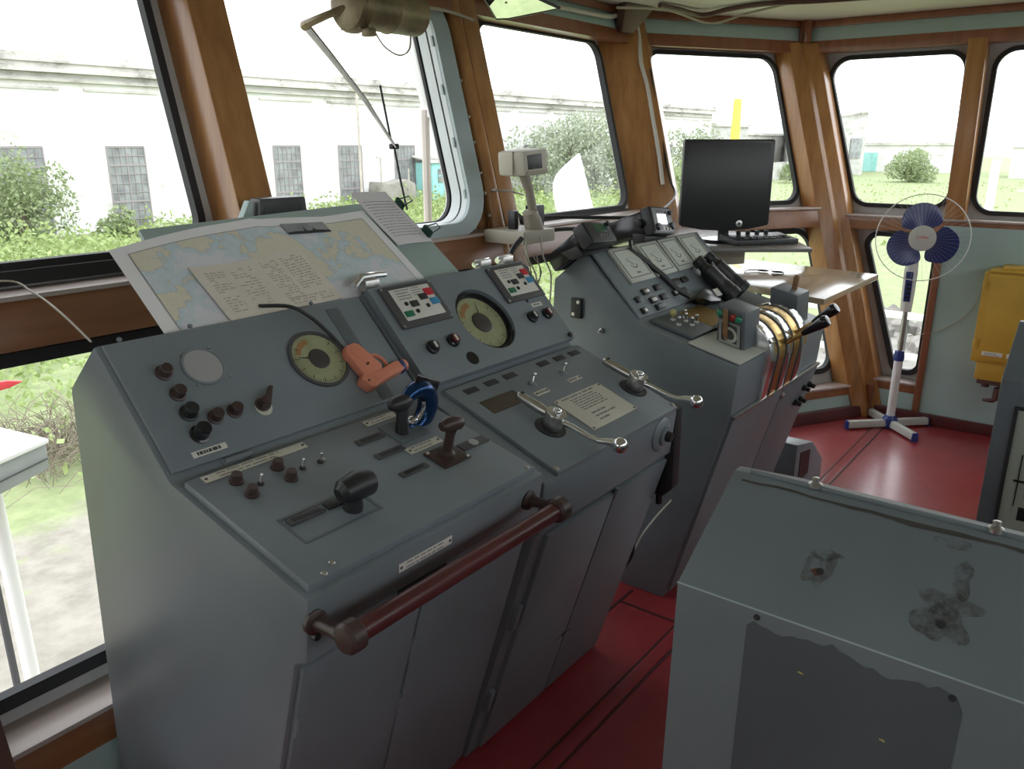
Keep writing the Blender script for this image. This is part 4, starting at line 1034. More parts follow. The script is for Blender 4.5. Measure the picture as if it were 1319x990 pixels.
mb = MB(); mb.bx(2.690, 2.765, 1.955, 2.0, 1.287, 1.375, .006); mb.bx(2.575, 2.600, 1.965, 2.0, 1.287, 1.36, .004); build('terminal_block', mb, 'black_plastic', sp)
mb = MB(); mb.tube([(2.62, 2.11, 1.435), (2.66, 2.05, 1.43), (2.575, 1.925, 1.425)], .004, 8); mb.ball((2.62, 2.11, 1.435), .010, nu=10, nv=8); build('stay_rod', mb, 'steel', sp)

# wiper motor and wiper on the opening window
wm = thing('wiper_motor', FRONT(1.99, 2.02, .03), 'brown cylindrical wiper motor hanging at the top of the opening window', 'wiper motor')
mb = MB(); mb.lathe((1.97, 2.15, 2.05), (1, 0, 0), [(.050, -.055), (.078, -.05), (.088, -.035), (.088, -.012), (.070, -.008), (.072, .12), (.076, .13), (.072, .14), (.070, .27), (.055, .285), (.02, .29)], 28); mo = build('housing', mb, 'barrel_brown', wm)
mb = MB()
for k in range(6): mb.cyl((1.93, 2.15+.080*math.cos(k*1.047), 2.05+.080*math.sin(k*1.047)), (1.97, 2.15+.080*math.cos(k*1.047), 2.05+.080*math.sin(k*1.047)), .008, n=8)
build('bolt', mb, 'barrel_brown', mo)
mb = MB(); mb.bx(2.04, 2.19, 2.13, 2.30, 2.10, 2.125, .005); mb.bx(1.94, 1.97, 2.07, 2.11, 1.95, 1.975, .004); build('mount', mb, 'barrel_brown', wm)
mb = MB(); mb.tube(spline([(2.0, 2.12, 1.985), (2.04, 2.11, 1.93), (2.10, 2.10, 1.905), (2.16, 2.11, 1.93), (2.18, 2.12, 1.99)]), .003, 6); build('wire_loop', mb, 'cable_tan', wm)
mb = MB(); mb.tube([(1.93, 2.15, 2.04), (1.90, 2.22, 2.02), (1.885, 2.30, 2.0), (1.895, 2.335, 1.995)], [.014, .012, .014, .018], 10); build('crank', mb, 'barrel_brown', wm)
mb = MB(); mb.tube([(1.895, 2.33, 1.995), (1.972, 2.304, 1.905), (2.085, 2.262, 1.762), (2.180, 2.224, 1.612)], [.014, .012, .009, .005], 8); mb.tube([(1.995, 2.29, 1.88), (2.10, 2.25, 1.72), (2.187, 2.223, 1.602)], .0022, 6); build('wiper_arm', mb, 'steel', wm)
mb = MB(); mb.tube([(2.216, 2.322, 1.823), (2.206, 2.268, 1.635), (2.214, 2.258, 1.602), (2.212, 2.232, 1.489), (2.216, 2.205, 1.375)], .004, 8); mb.box((2.195, 2.240, 1.606), (.035, .02, .02), None, .004); build('wiper_blade', mb, 'black_rubber', wm)

# two radio sets on top of the telegraph console
r1 = thing('radio_set', (2.45, 1.54, 1.25), 'black radio set with a green screen on the left corner of the telegraph console', 'radio')
F1 = Fr((2.455, 1.495, 1.318), (1, .05, -.06), (0, .62, .78), (0, -.78, .62)); F1 = Fr(F1.o, F1.x, F1.z.cross(F1.x), F1.z)
mb = MB(); mb.fbox(F1, -.092, .092, -.040, .045, -.05, 0, .008); build('case', mb, 'black_plastic', r1)
mb = MB(); mb.fbox(F1, -.085, .060, -.03, .035, -.20, -.05, .006); build('rear_body', mb, 'black_gloss', r1)
mb = MB(); mb.fbox(F1, -.085, .085, -.034, .039, -.001, .003, .002); fp_ = build('face_plate', mb, 'device_black', r1)
mb = MB(); mb.fbox(F1, -.030, .055, .000, .032, .002, .004, .001); build('screen', mb, 'screen_green', fp_)
mb = MB()
for k in range(4): mb.fbox(F1, -.022+.022*k, -.008+.022*k, -.020, -.010, .002, .005, .001)
build('keys', mb, 'print_grey', fp_)
mb = MB(); mb.lathe(F1(.072, .030, 0), F1.z, [(.010, 0), (.010, .012), (0, .014)], 14); build('knob', mb, 'black_plastic', r1)
mb = MB(); mb.prism([(2.36, 1.50, 1.245), (2.36, 1.55, 1.225), (2.36, 1.60, 1.245), (2.36, 1.53, 1.275)], (.18, 0, 0), .003); build('bracket', mb, 'black_plastic', r1)
r2 = thing('echo_sounder', (2.92, 1.56, 1.25), 'black bracket-mounted radio with a bright glare on its face, below the wide post', 'radio')
F2 = Fr((2.935, 1.500, 1.322), (1, .0, -.10), (0, .35, .93), (0, -.93, .35)); F2 = Fr(F2.o, F2.x, F2.z.cross(F2.x), F2.z)
mb = MB(); mb.fbox(F2, -.088, .088, -.052, .058, -.045, 0, .007); build('case', mb, 'black_plastic', r2)
mb = MB(); mb.fbox(F2, -.080, .080, -.045, .050, -.001, .003, .002); fp_ = build('face_plate', mb, 'radio_face', r2)
mb = MB(); mb.fbox(F2, -.045, .030, -.014, .026, .002, .0045, .001); build('screen', mb, 'screen_glare', fp_)
mb = MB(); mb.fbox(F2, -.05, .04, .032, .040, .002, .004, .001); build('label_strip', mb, 'device_black', fp_)
for a, b, r in ((-.062, -.028, .015), (.060, -.022, .015), (.062, .032, .009)):
    mb = MB(); mb.lathe(F2(a, b, .002), F2.z, [(r, 0), (r*.9, .014), (0, .015)], 16); build('knob', mb, 'black_plastic', r2)
mb = MB()
for a in (-.02, .01, .035): mb.fbox(F2, a, a+.016, -.038, -.028, .002, .006, .001)
build('keys', mb, 'plate_white', fp_)
mb = MB(); mb.fbox(F2, -.080, .075, -.046, .050, -.21, -.045, .006); build('rear_body', mb, 'black_gloss', r2)
mb = MB(); mb.bx(2.84, 3.03, 1.525, 1.58, 1.235, 1.275, .003); build('bracket', mb, 'black_plastic', r2)
mb = MB(); mb.lathe((2.842, 1.555, 1.315), (-1, 0, 0), [(.018, 0), (.016, .014), (0, .016)], 14); build('clamp_knob', mb, 'black_plastic', r2)

# handset with its coiled strap, binoculars
hs = thing('handset', (2.93, 1.33, 1.05), 'black handset lying under the meters with a flat black lead running up the panel', 'handset')
HU = Fr(U(0, 0, .024), U.x, U.y, U.z)
mb = MB(); mb.prism([HU(*q, 0) for q in ((2.795, -.004), (2.885, .022), (2.985, .010), (3.0, -.034), (2.955, -.052), (2.88, -.040))], U.z*.034, .008); build('body', mb, 'black_gloss', hs)
mb = MB(); mb.fbox(HU, 2.945, 2.992, -.030, .004, .034, .036, .001); build('label', mb, 'plate_white', hs)
mb = MB(); mb.tube([HU(2.645, .300, .03), HU(2.66, .27, -.001), HU(2.70, .22, -.002), HU(2.745, .13, .0), HU(2.77, .06, .0), HU(2.80, .015, .010)], [.005, .008, .011, .012, .012, .010], 8); build('lead', mb, 'black_plastic', hs)
bn = thing('binoculars', (3.12, 1.33, 1.08), 'black binoculars resting on the sloping panel beside the meters', 'binoculars')
def barrel(a0, b0, a1, b1, c):
    p, q = U(a0, b0, c), U(a1, b1, c); d = q-p; L = d.length; mb = MB()
    mb.lathe(p, d, [(.020, 0), (.024, .004), (.025, .030), (.020, .034), (.022, .050), (.032, .060), (.034, L*.62), (.033, L*.64), (.037, L*.72), (.039, L-.03), (.042, L-.028), (.042, L), (.034, L), (.032, L-.01), (0, L-.01)], 24); return mb
b1_ = build('barrel', barrel(3.00, .150, 3.065, -.055, .058), 'black_plastic', bn); b2_ = build('barrel', barrel(3.105, .158, 3.175, -.045, .058), 'black_plastic', bn)
mb = MB(); mb.prism([U(*q, .045) for q in ((3.015, .09), (3.115, .09), (3.135, .03), (3.035, .025))], U.z*.026, .006); mb.cyl(U(3.06, .11, .066), U(3.085, .02, .066), .012, n=14); build('bridge', mb, 'black_gloss', bn)

# monitor on its shelf
mx = V((math.cos(R(-47)), math.sin(R(-47)), 0)); my = V((-mx.y, mx.x, 0))      # along the screen, away from the room
def MF(c): return Fr(c, mx, (0, 0, 1), mx.cross(V((0, 0, 1))))
mo = thing('computer_monitor', (3.60, 1.53, 1.18), 'black flat computer monitor standing on the corner shelf', 'monitor')
M1 = MF((3.585, 1.515, 1.186))
bez = [(-.222, .080), (-.216, .068), (-.12, .050), (-.01, .044), (.10, .050), (.194, .068), (.200, .080), (.198, .442), (.192, .448), (-.214, .448), (-.220, .442)]
mb = MB(); mb.prism([M1(*q, .0) for q in bez], M1.z*.028, .005); cs_ = build('case', mb, 'monitor_black', mo)
mb = MB(); mb.fbox(M1, -.200, .180, .104, .430, .0275, .0292, .0005); build('screen', mb, 'black_gloss' if False else 'monitor_black', cs_)
mb = MB(); mb.fbox(M1, -.14, .14, .11, .38, -.045, .004, .02); build('rear_shell', mb, 'monitor_black', mo)
mb = MB(); mb.lathe(M1(.058, .077, .028), M1.z, [(.0155, 0), (.0155, .002), (.012, .003), (0, .003)], 20); lg = build('round_logo', mb, 'steel', cs_)
mb = MB(); mb.lathe(M1(.058, .077, .0312), M1.z, [(.007, 0), (.007, .0006), (0, .0006)], 12); build('logo_mark', mb, 'panel_frame', lg)
mb = MB(); mb.prism([M1(-.022, .0, -.02), M1(.022, .0, -.02), M1(.028, .14, -.02), M1(-.028, .14, -.02)], M1.z*.02, .004); build('neck', mb, 'black_plastic', mo)
mb = MB(); mb.lathe(M1(0, 0, -.01), (0, 0, 1), [(.105, 0), (.105, .006), (.05, .014), (0, .016)], 28); build('stand_base', mb, 'black_gloss', mo)
sh = thing('corner_shelf', (3.6, 1.5, 1.165), 'thin grey corner shelf under the monitor', 'shelf')
mb = MB(); mb.prism([(3.285, 1.500, 1.160), (3.592, 1.105, 1.160), (4.06, 1.40, 1.160), (4.06, 2.05, 1.160), (3.55, 2.05, 1.160)], (0, 0, .018), .004); build('board', mb, 'shelf_grey', sh)
mb = MB(); mb.prism([(3.46, 1.62, 1.065), (3.715, 1.455, 1.065), (3.85, 1.66, 1.065), (3.60, 1.83, 1.065)], (0, 0, .094), .004); build('drawer_box', mb, 'beige_dark', sh)
mb = MB(); mb.prism([(3.75, 1.72, 1.155), (3.75, 2.04, 1.155), (3.75, 2.02, .95)], (.03, 0, 0), .003); build('bracket', mb, 'dark_metal', sh)
kd = thing('control_box', (3.62, 1.33, 1.18), 'low black control box with four knobs on the shelf in front of the monitor', 'control box')
K1 = Fr((3.455, 1.395, 1.179), (.80, -.60, 0), (.60, .80, 0), (0, 0, 1))
mb = MB(); mb.prism([K1(0, 0, 0), K1(0, 0, .024), K1(0, .16, .038), K1(0, .16, 0)], K1.x*.315, .005); build('case', mb, 'device_black', kd)
KT = Fr(K1(0, 0, .024), K1.x, V(K1(0, .16, .038))-V(K1(0, 0, .024)), K1.x.cross(V(K1(0, .16, .038))-V(K1(0, 0, .024))))
for k in range(4):
    mb = MB(); mb.lathe(KT(.085+.048*k, .135, 0), KT.z, [(.011, 0), (.010, .014), (0, .016)], 14); build('knob', mb, 'black_plastic', kd)
mb = MB()
for k in range(7): mb.fbox(KT, .05+.034*k, .075+.034*k, .02, .035, 0, .004, .001); mb.fbox(KT, .05+.034*k, .075+.034*k, .05, .065, 0, .004, .001)
build('keys', mb, 'panel_frame', kd)
mb = MB(); mb.lathe(KT(.265, .05, 0), KT.z, [(.02, 0), (.018, .008), (0, .010)], 14); build('dial_knob', mb, 'black_plastic', kd)

# chart table
tb = thing('side_table', (3.95, 1.4, 0), 'light wooden table top in the corner below the shelf', 'table')
mb = MB(); mb.prism([(3.49, 1.002, .953), (4.348, .995, .953), (4.47, 1.735, .953), (3.76, 1.735, .953), (3.62, 1.42, .953)], (0, 0, .027), .004); build('table_top', mb, 'table_wood', tb)
for x, y in ((3.86, 1.63), (4.34, 1.60), (3.66, 1.16), ):
    if x > 3.7 and x < 4.2 or x > 4.2:
        mb = MB(); mb.tube([(x, y, 0), (x, y, .953)], .014, 12); build('leg', mb, 'dark_metal', tb)
es = thing('eyeglasses', (4.05, 1.45, .981), 'wire eyeglasses lying open on the light wooden table', 'glasses')
mb = MB()
for yc in (1.495, 1.418): mb.tube([(4.075+.018*math.cos(t*.524), yc+.028*math.sin(t*.524), .986) for t in range(12)], .003, 6, True)
mb.tube(spline([(4.08, 1.468, .990), (4.083, 1.457, .994), (4.08, 1.446, .990)]), .0018, 6); build('rims', mb, 'black_plastic', es)
mb = MB(); mb.tube(spline([(4.075, 1.525, .986), (4.03, 1.56, .986), (3.97, 1.55, .984)]), .003, 6); build('temple', mb, 'black_plastic', es)
mb = MB(); mb.tube(spline([(4.075, 1.388, .986), (4.02, 1.37, .986), (3.96, 1.40, .984)]), .003, 6); build('temple', mb, 'black_plastic', es)

# pedestal fan
fn = thing('pedestal_fan', (4.93, .960, 0), 'white pedestal fan with dark blue blades standing on the red floor', 'fan')
PX, PY = 4.93, .960
for ang, L in ((45, .20), (135, .27), (225, .25), (315, .24)):
    a = R(ang); d = V((math.cos(a), math.sin(a), 0)); n = V((-d.y, d.x, 0)); mb = MB()
    p = V((PX, PY, 0)); mb.prism([p+d*.03-n*.022+V((0, 0, .010)), p+d*.03+n*.022+V((0, 0, .010)), p+d*.03+n*.016+V((0, 0, .050)), p+d*.03-n*.016+V((0, 0, .050))], d*(L-.03), .006); lg = build('leg', mb, 'light_plastic', fn)
    mb = MB(); mb.prism([p+d*(L-.004)-n*.023+V((0, 0, 0)), p+d*(L-.004)+n*.023+V((0, 0, 0)), p+d*(L-.004)+n*.017+V((0, 0, .051)), p+d*(L-.004)-n*.017+V((0, 0, .051))], d*.007, .002); build('end_cap', mb, 'fan_collar', lg)
mb = MB(); mb.lathe((PX, PY, 0), (0, 0, 1), [(.042, .004), (.042, .055), (.034, .062), (.030, .075)], 20); build('hub_collar', mb, 'fan_collar', fn)
mb = MB(); mb.lathe((PX, PY, .06), (0, 0, 1), [(.0235, 0), (.0235, .365)], 18); build('outer_tube', mb, 'white_plastic', fn)
mb = MB(); mb.lathe((PX, PY, .41), (0, 0, 1), [(.028, 0), (.030, .02), (.026, .055), (.018, .06)], 18); build('height_collar', mb, 'fan_collar', fn)
mb = MB(); mb.lathe((PX, PY, .46), (0, 0, 1), [(.0135, 0), (.0135, .26)], 14); build('inner_tube', mb, 'steel', fn)
fx = V((-.97, -.20, .05)).normalized()     # where the fan blows
HC = V((PX-.075, PY-.045, 1.123))
FF = Fr(HC, V((0, 0, 1)).cross(fx), fx.cross(V((0, 0, 1)).cross(fx)), fx)
mb = MB(); mb.tube([(PX, PY, .70), (PX, PY, .80), (PX-.005, PY, .93), (PX+.01, PY, 1.02)], [.030, .034, .036, .026], 16); nk = build('control_neck', mb, 'white_plastic', fn)
mb = MB(); mb.prism([(PX-.028, PY-.022, .76), (PX-.028, PY+.014, .76), (PX-.038, PY+.016, .93), (PX-.038, PY-.022, .93)], (-.010, 0, 0), .004); sw = build('switch_panel', mb, 'fan_blue', nk)
mb = MB()
for k in range(4): mb.box((PX-.042-.002*k, PY-.006, .785+.025*k), (.008, .022, .012), None, .002)
build('speed_keys', mb, 'black_gloss', sw)
mb = MB(); mb.lathe(FF(0, 0, -.16), fx, [(.02, 0), (.045, .01), (.055, .05), (.055, .12), (.04, .13)], 24); build('motor_housing', mb, 'white_plastic', fn)
for k in range(3):
    a0 = R(98+120*k); mb = MB(); vs = []; n1, n2 = 10, 7
    for j in range(n2+1):
        r = .045+(.188-.045)*j/n2
        wl = R(38+46*math.sin(math.pi*min(1, .12+j/n2*.70)))
        for i in range(n1+1):
            u = i/n1-.5; rr_ = r*(1-.22*abs(2*u)**2.4*(j/n2))
            a = a0+u*wl*1.32; vs.append(FF(rr_*math.cos(a), rr_*math.sin(a), -.012+.030*u*(1 if True else 1)))
    fs = [(j*(n1+1)+i, j*(n1+1)+i+1, (j+1)*(n1+1)+i+1, (j+1)*(n1+1)+i) for j in range(n2) for i in range(n1)]
    m = len(vs); vs2 = [p-fx*.003 for p in vs]; mb.add(vs+vs2, fs+[tuple(reversed([q+m for q in f])) for f in fs]); build('blade', mb, 'fan_blue', fn, sharp=60)
mb = MB(); mb.lathe(FF(0, 0, -.03), fx, [(.046, 0), (.046, .04), (.02, .045), (0, .045)], 24); build('blade_hub', mb, 'fan_blue', fn)
mb = MB(); mb.lathe(FF(0, 0, .048), fx, [(.068, 0), (.068, .006), (.060, .010), (0, .011)], 32); bd = build('badge', mb, 'light_plastic', fn)
text('brand_lettering', 'SUPRA', .021, FF, 0, .004, .0593, 'red_text', bd)
RG = .232
mb = MB(); mb.tube([FF(RG*math.cos(t*math.pi/30), RG*math.sin(t*math.pi/30), 0) for t in range(60)], .0026, 8, True); build('guard_ring', mb, 'white_plastic', fn)
mb = MB(); 
for k in range(48):
    a = 2*math.pi*k/48; c_, s_ = math.cos(a), math.sin(a)
    mb.tube([FF(.062*c_, .062*s_, .052), FF(.12*c_, .12*s_, .046), FF(.18*c_, .18*s_, .030), FF(RG*c_, RG*s_, 0)], .00036, 4)
build('front_grille', mb, 'steel_white', fn)
mb = MB()
for k in range(48):
    a = 2*math.pi*k/48; c_, s_ = math.cos(a), math.sin(a)
    mb.tube([FF(.05*c_, .05*s_, -.085), FF(.15*c_, .15*s_, -.075), FF(.20*c_, .20*s_, -.045), FF(RG*c_, RG*s_, 0)], .00036, 4)
build('rear_grille', mb, 'steel_white', fn)

# yellow switch cabinet on the side wall
yb = thing('yellow_cabinet', (5.0, .38, .36), 'yellow painted metal switch cabinet hung on the pale green wall', 'cabinet')
mb = MB(); mb.bx(4.975, 5.12, .18, .606, .455, .955, .010); build('case', mb, 'yellow_paint', yb)
mb = MB(); mb.bx(4.958, 4.98, .19, .582, .475, .948, .008); dr = build('door', mb, 'yellow_paint', yb)
mb = MB(); mb.bx(4.952, 4.962, .205, .565, .495, .93, .004); build('door_rib', mb, 'yellow_paint', dr)
mb = MB()
for z in (.565, .885): mb.cyl((4.962, .592, z-.022), (4.962, .592, z+.022), .014, n=12)
build('hinge', mb, 'yellow_paint', yb)
mb = MB(); mb.bx(4.965, 5.12, .17, .580, .955, .968, .003); mb.bx(4.985, 5.12, .19, .53, .968, .985, .004); build('lid', mb, 'yellow_paint', yb)
mb = MB(); mb.bx(4.985, 5.12, .18, .575, .355, .455, .008); build('lower_case', mb, 'yellow_paint', yb)
mb = MB(); mb.bx(4.995, 5.12, .19, .560, .330, .355, .004)
for y in (.52, .44, .36, .28): mb.cyl((5.05, y, .335), (5.05, y, .305), .020, n=12)
build('cable_gland', mb, 'pipe_brown', yb)
for y0, y1 in ((.455, .553), (.34, .435)):
    mb = MB(); mb.bx(4.949, 4.953, y0, y1, .502, .525, .0008); tgp = build('label_plate', mb, 'plate_white', dr)
    m2 = MB(); FL = Fr((4.9485, 0, 0), (0, -1, 0), (0, 0, 1), (-1, 0, 0)); lines(m2, FL, -y1+.006, -y0-.006, .505, .522, .0, 2, .4, int(y0*100)); build('printed_text', m2, 'print_grey', tgp, smooth=False)
mb = MB(); mb.lathe((4.952, .395, .555), (-1, 0, 0), [(.018, 0), (.018, .006), (.010, .010), (.010, .022), (0, .024)], 14); build('lock_knob', mb, 'brass_dull', dr)
mb = MB(); mb.cyl((4.985, .415, .432), (4.955, .415, .432), .016, n=12); mb.tube([(4.955, .415, .432), (4.952, .405, .40)], .007, 8); build('latch', mb, 'yellow_paint', yb)
mb = MB(); mb.tube([(5.03, .455, .31), (5.03, .455, .255), (5.03, .47, .235), (5.03, .52, .23)], [.020, .022, .014, .006], 12); build('cable_tail', mb, 'pipe_brown', yb)
cable('wall_wire', [(5.112, .62, .86), (5.110, .64, .76), (5.112, .70, .66), (5.112, .82, .57), (5.112, .96, .52)], .0022, 'cable_tan', 'thin tan wire curving down the pale green wall from the yellow cabinet')
# ---------------------------------------------------------------- aft consoles in the foreground
ac = thing('foreground_console', (1.4, -.1, 0), 'grey-green metal console in the foreground with screw holes and bare patches', 'console')
AX = [(1.022, 0), (1.058, .950), (1.262, 1.074), (1.285, 1.074), (1.64, .93), (1.62, .80), (1.50, 0)]
mb = MB(); mb.prism([(x, -.75, z) for x, z in AX], (0, .75+.481, 0), .003); build('cabinet', mb, 'console_aft', ac)
mb = MB(); mb.bx(1.266, 1.273, -.74, .455, 1.070, 1.080, .002); build('top_rim', mb, 'console_aft', ac)
for y in (.345, .085):
    mb = MB(); mb.lathe((1.270, y, 1.076), (0, 0, 1), [(.011, 0), (.011, .006), (.006, .010), (.006, .016), (0, .017)], 12); build('screw', mb, 'steel', ac)
S1 = Fr((1.058, .481, .950), (0, -1, 0), V((1.262, .481, 1.074))-V((1.058, .481, .950)), V((0, -1, 0)).cross(V((.204, 0, .124))))
S2 = Fr((1.058, .481, .950), (0, -1, 0), (.036, 0, .95), V((0, -1, 0)).cross(V((.036, 0, .95))))
if S1.z.z < 0: S1.z = -S1.z
if S2.z.x > 0: S2.z = -S2.z
# darker patch where a plate has been taken off
mb = MB(); rnd = random.Random(3)
top = [(.128+.275*i/24, -.020-.012*math.sin(i*.5)*rnd.random()-.008*i/24) for i in range(25)]
poly = [(.118, -.90), (.118, -.03)]+top+[(.412, -.045), (.405, -.90)]
mb.add([S2(a, b, .0009) for a, b in poly], [tuple(range(len(poly)))]); build('bare_patch', mb, 'patch_dark', ac, smooth=False)
def blot(F, a, b, ra, rb, seed, mat, name, parent, c=.0009, n=40, rough=.35):
    rnd = random.Random(seed); ph = [rnd.random()*6.28 for _ in range(5)]
    pts = []
    for i in range(n):
        t = 2*math.pi*i/n; k = 1+rough*sum(math.sin((j+2)*t+ph[j])/(j+2) for j in range(5))
        pts.append(F(a+ra*k*math.cos(t), b+rb*k*math.sin(t), c))
    mb = MB(); mb.add(pts, [tuple(range(n))]); return build(name, mb, mat, parent, smooth=False)
def stain_mat(name, col, amount):
    m = bpy.data.materials.new(name); m.use_nodes = True; nt = m.node_tree; nt.nodes.clear()
    out = N(nt, 'ShaderNodeOutputMaterial'); b = N(nt, 'ShaderNodeBsdfPrincipled'); t = N(nt, 'ShaderNodeBsdfTransparent'); mx = N(nt, 'ShaderNodeMixShader')
    b.inputs['Base Color'].default_value = (*col, 1); b.inputs['Roughness'].default_value = .7
    f = noise(nt, coords(nt), 45, 5, .7); r = ramp(nt, f, [(.40, (0, 0, 0)), (.62, (amount,)*3)])
    nt.links.new(r, mx.inputs[0]); nt.links.new(t.outputs[0], mx.inputs[1]); nt.links.new(b.outputs[0], mx.inputs[2]); nt.links.new(mx.outputs[0], out.inputs[0]); MATS[name] = m
stain_mat('glue_stain', (.085, .08, .07), .65); stain_mat('glue_stain_light', (.11, .112, .104), .6)
for a, b, ra, rb, s, mt in ((.190, .098, .020, .032, 1, 'glue_stain_light'), (.192, .125, .022, .010, 2, 'glue_stain'), (.362, .072, .030, .034, 3, 'glue_stain'), (.366, .105, .034, .022, 4, 'glue_stain_light'), (.374, .150, .013, .030, 5, 'glue_stain'), (.350, .205, .03, .008, 6, 'glue_stain_light')):
    blot(S1, a, b, ra, rb, s, mt, 'glue_stain', ac)
blot(S1, .190, .092, .007, .007, 8, 'rust', 'rust_spot', ac, .0014)
for F, a, b in ((S1, .193, .094), (S1, .364, .070), (S2, .132, -.012), (S2, .398, -.028)):
    mb = MB(); mb.cyl(F(a, b, .0005), F(a, b, .0019), .0058 if F is S1 else .0048, n=14); build('screw_hole', mb, 'black_rubber', ac)
mb = MB(); mb.fbox(S2, .0, 1.2, -.0014, .0008, -.001, .0010, .0004); build('fold_highlight', mb, 'frame_grey', ac)  # paler strip painting the highlight along the fold
for a, b, s in ((.205, -.075, 11), (.325, -.13, 12)): blot(S2, a, b, .004, .0018, s, 'yellow_cap', 'paint_chip', ac, .0016)
mb = MB(); mb.bx(1.273, 1.2765, -.70, .30, 1.060, 1.0705); build('dark_streak', mb, 'stain_brown', ac)
mb = MB(); rnd = random.Random(2); pts = [(0.02+.03*i, .228-.004*rnd.random()) for i in range(16)]; lo = [(a, b-.004-.012*rnd.random()*(i/16)) for i, (a, b) in enumerate(pts)]
mb.add([S1(a, b, .001) for a, b in pts+lo[::-1]], [tuple(range(32))]); build('worn_edge', mb, 'stain_brown', ac, smooth=False)

# cabinet with a glass front at the edge of the view
gc = thing('glazed_cabinet', (2.9, -.19, 0), 'dark grey steel cabinet with a glass front beyond the foreground console', 'cabinet')
CX = [(2.60, 0), (2.60, .975), (2.80, 1.105), (2.83, 1.105), (3.25, .95), (3.15, 0)]
mb = MB(); mb.prism([(x, -.70, z) for x, z in CX], (0, .70+.230, 0), .006); build('cabinet', mb, 'cabinet_grey', gc)
GF = Fr((2.60, .230, 0), (0, -1, 0), (0, 0, 1), (-1, 0, 0))
mb = MB(); mb.ring([GF(*q, .001) for q in rect(.055, .56, .47, .89)], [GF(*q, .001) for q in rect(.045, .57, .46, .90)], GF.z*.006); fr_ = build('window_frame', mb, 'black_rubber', gc)
mb = MB(); mb.quad(*[GF(*q, .0015) for q in rect(.05, .565, .465, .895)]); build('back_panel', mb, 'meter_case', gc, smooth=False)
mb = MB(); mb.quad(*[GF(*q, .0062) for q in rect(.052, .563, .467, .893)]); build('pane', mb, 'meter_glass', gc, smooth=False)
mb = MB(); mb.fbox(GF, .085, .088, .60, .76, .0016, .004); mb.fbox(GF, .075, .11, .675, .682, .0016, .004); mb.lathe(GF(.135, .64, .0016), GF.z, [(.028, 0), (.026, .003), (0, .003)], 20); mb.fbox(GF, .10, .16, .56, .60, .0016, .004); mb.fbox(GF, .11, .16, .70, .74, .0016, .004); build('switchgear', mb, 'black_plastic', gc)

# low wedge box on the floor past the telegraph console
wb = thing('floor_box', (3.80, 1.16, 0), 'grey wedge-shaped steel box on the red floor past the telegraph console', 'box')
mb = MB(); mb.prism([(3.50, 1.05, 0), (3.93, 1.05, 0), (3.93, 1.05, .10), (3.74, 1.05, .245), (3.50, 1.05, .30)], (0, .24, 0), .006); build('case', mb, 'console_lid', wb)
mb = MB(); mb.prism([(3.56, 1.047, .10), (3.70, 1.047, .10), (3.70, 1.047, .22), (3.56, 1.047, .245)], (0, .004, 0)); build('side_opening', mb, 'black_plastic', wb)

# ---------------------------------------------------------------- cables
cable('dial_lead', [(1.08, 1.56, 1.262), (1.118, 1.50, 1.262), (1.155, 1.475, 1.235), (1.185, 1.45, 1.195), (1.205, 1.425, 1.155), (1.205, 1.415, 1.135)], .0045, 'cable_black', 'black lead looping over the console edge to the flare pistol')
cable('sill_wire', [(.50, 2.02, 1.31), (.699, 1.95, 1.33), (.722, 1.85, 1.313), (.700, 1.68, 1.294), (.690, 1.545, 1.256)], .0022, 'cable_tan', 'thin tan wire running from the sill to the console corner')
cable('post_conduit', [FRONT(2.50, 2.205, -.008), FRONT(2.89, 2.200, -.010), FRONT(3.24, 2.222, -.012), FRONT(3.784, 2.232, -.015), FRONT(3.93, 2.250, -.022), FRONT(4.05, 2.245, -.030), (4.105, 2.302, 2.193), (4.076, 2.262, 2.035), (4.088, 2.224, 1.914), (4.086, 2.182, 1.754), (4.078, 2.127, 1.553), (4.060, 2.086, 1.40)], .011, 'cable_white', 'white painted conduit along the window head and down the wide post', 'conduit')
cable('post_cable', [(4.125, 2.23, 2.0), (4.125, 2.17, 1.75), (4.120, 2.12, 1.58), (4.09, 2.06, 1.43), (4.0, 1.98, 1.36), (3.7, 1.86, 1.33), (3.20, 1.66, 1.33)], .006, 'cable_black', 'black cable hanging from the wide post to the radios')
cable('window_wire', [(1.60, 2.20, 2.11), (1.912, 2.235, 2.094), (2.115, 2.25, 2.090), (2.479, 2.262, 2.108), (2.705, 2.275, 2.094)], .006, 'cable_tan', 'tan wire stretched across the top of the opening window', 'wire')
cable('ceiling_cable', [(3.97, 2.11, 2.285), (4.12, 2.08, 2.28), (4.33, 2.04, 2.272), (4.29, 1.87, 2.283), (4.26, 1.65, 2.285), (4.33, 1.41, 2.285), (4.40, 1.11, 2.285), (4.5, .8, 2.285)], .013, 'pipe_brown', 'dark cable clipped along the ceiling')
cable('ceiling_wire', [(3.70, 2.20, 2.25), (4.0, 2.08, 2.262), (4.30, 1.98, 2.225), (4.34, 1.80, 2.26), (4.29, 1.55, 2.282)], .006, 'cable_tan', 'thin tan wire sagging below the ceiling')
cable('radio_cable', [(2.33, 1.72, 1.19), (2.30, 1.76, 1.13), (2.285, 1.78, 1.06), (2.30, 1.79, .98), (2.33, 1.80, .90)], .010, 'cable_black', 'black cable dropping behind the radio with the green screen')
cable('console_cable', [(2.40, 1.80, 1.28), (2.33, 1.80, 1.22), (2.36, 1.79, 1.12), (2.43, 1.78, 1.02), (2.47, 1.78, .86), (2.47, 1.78, .30), (2.47, 1.80, .015)], .010, 'cable_black', 'thick black cable hanging behind the gap between the consoles')
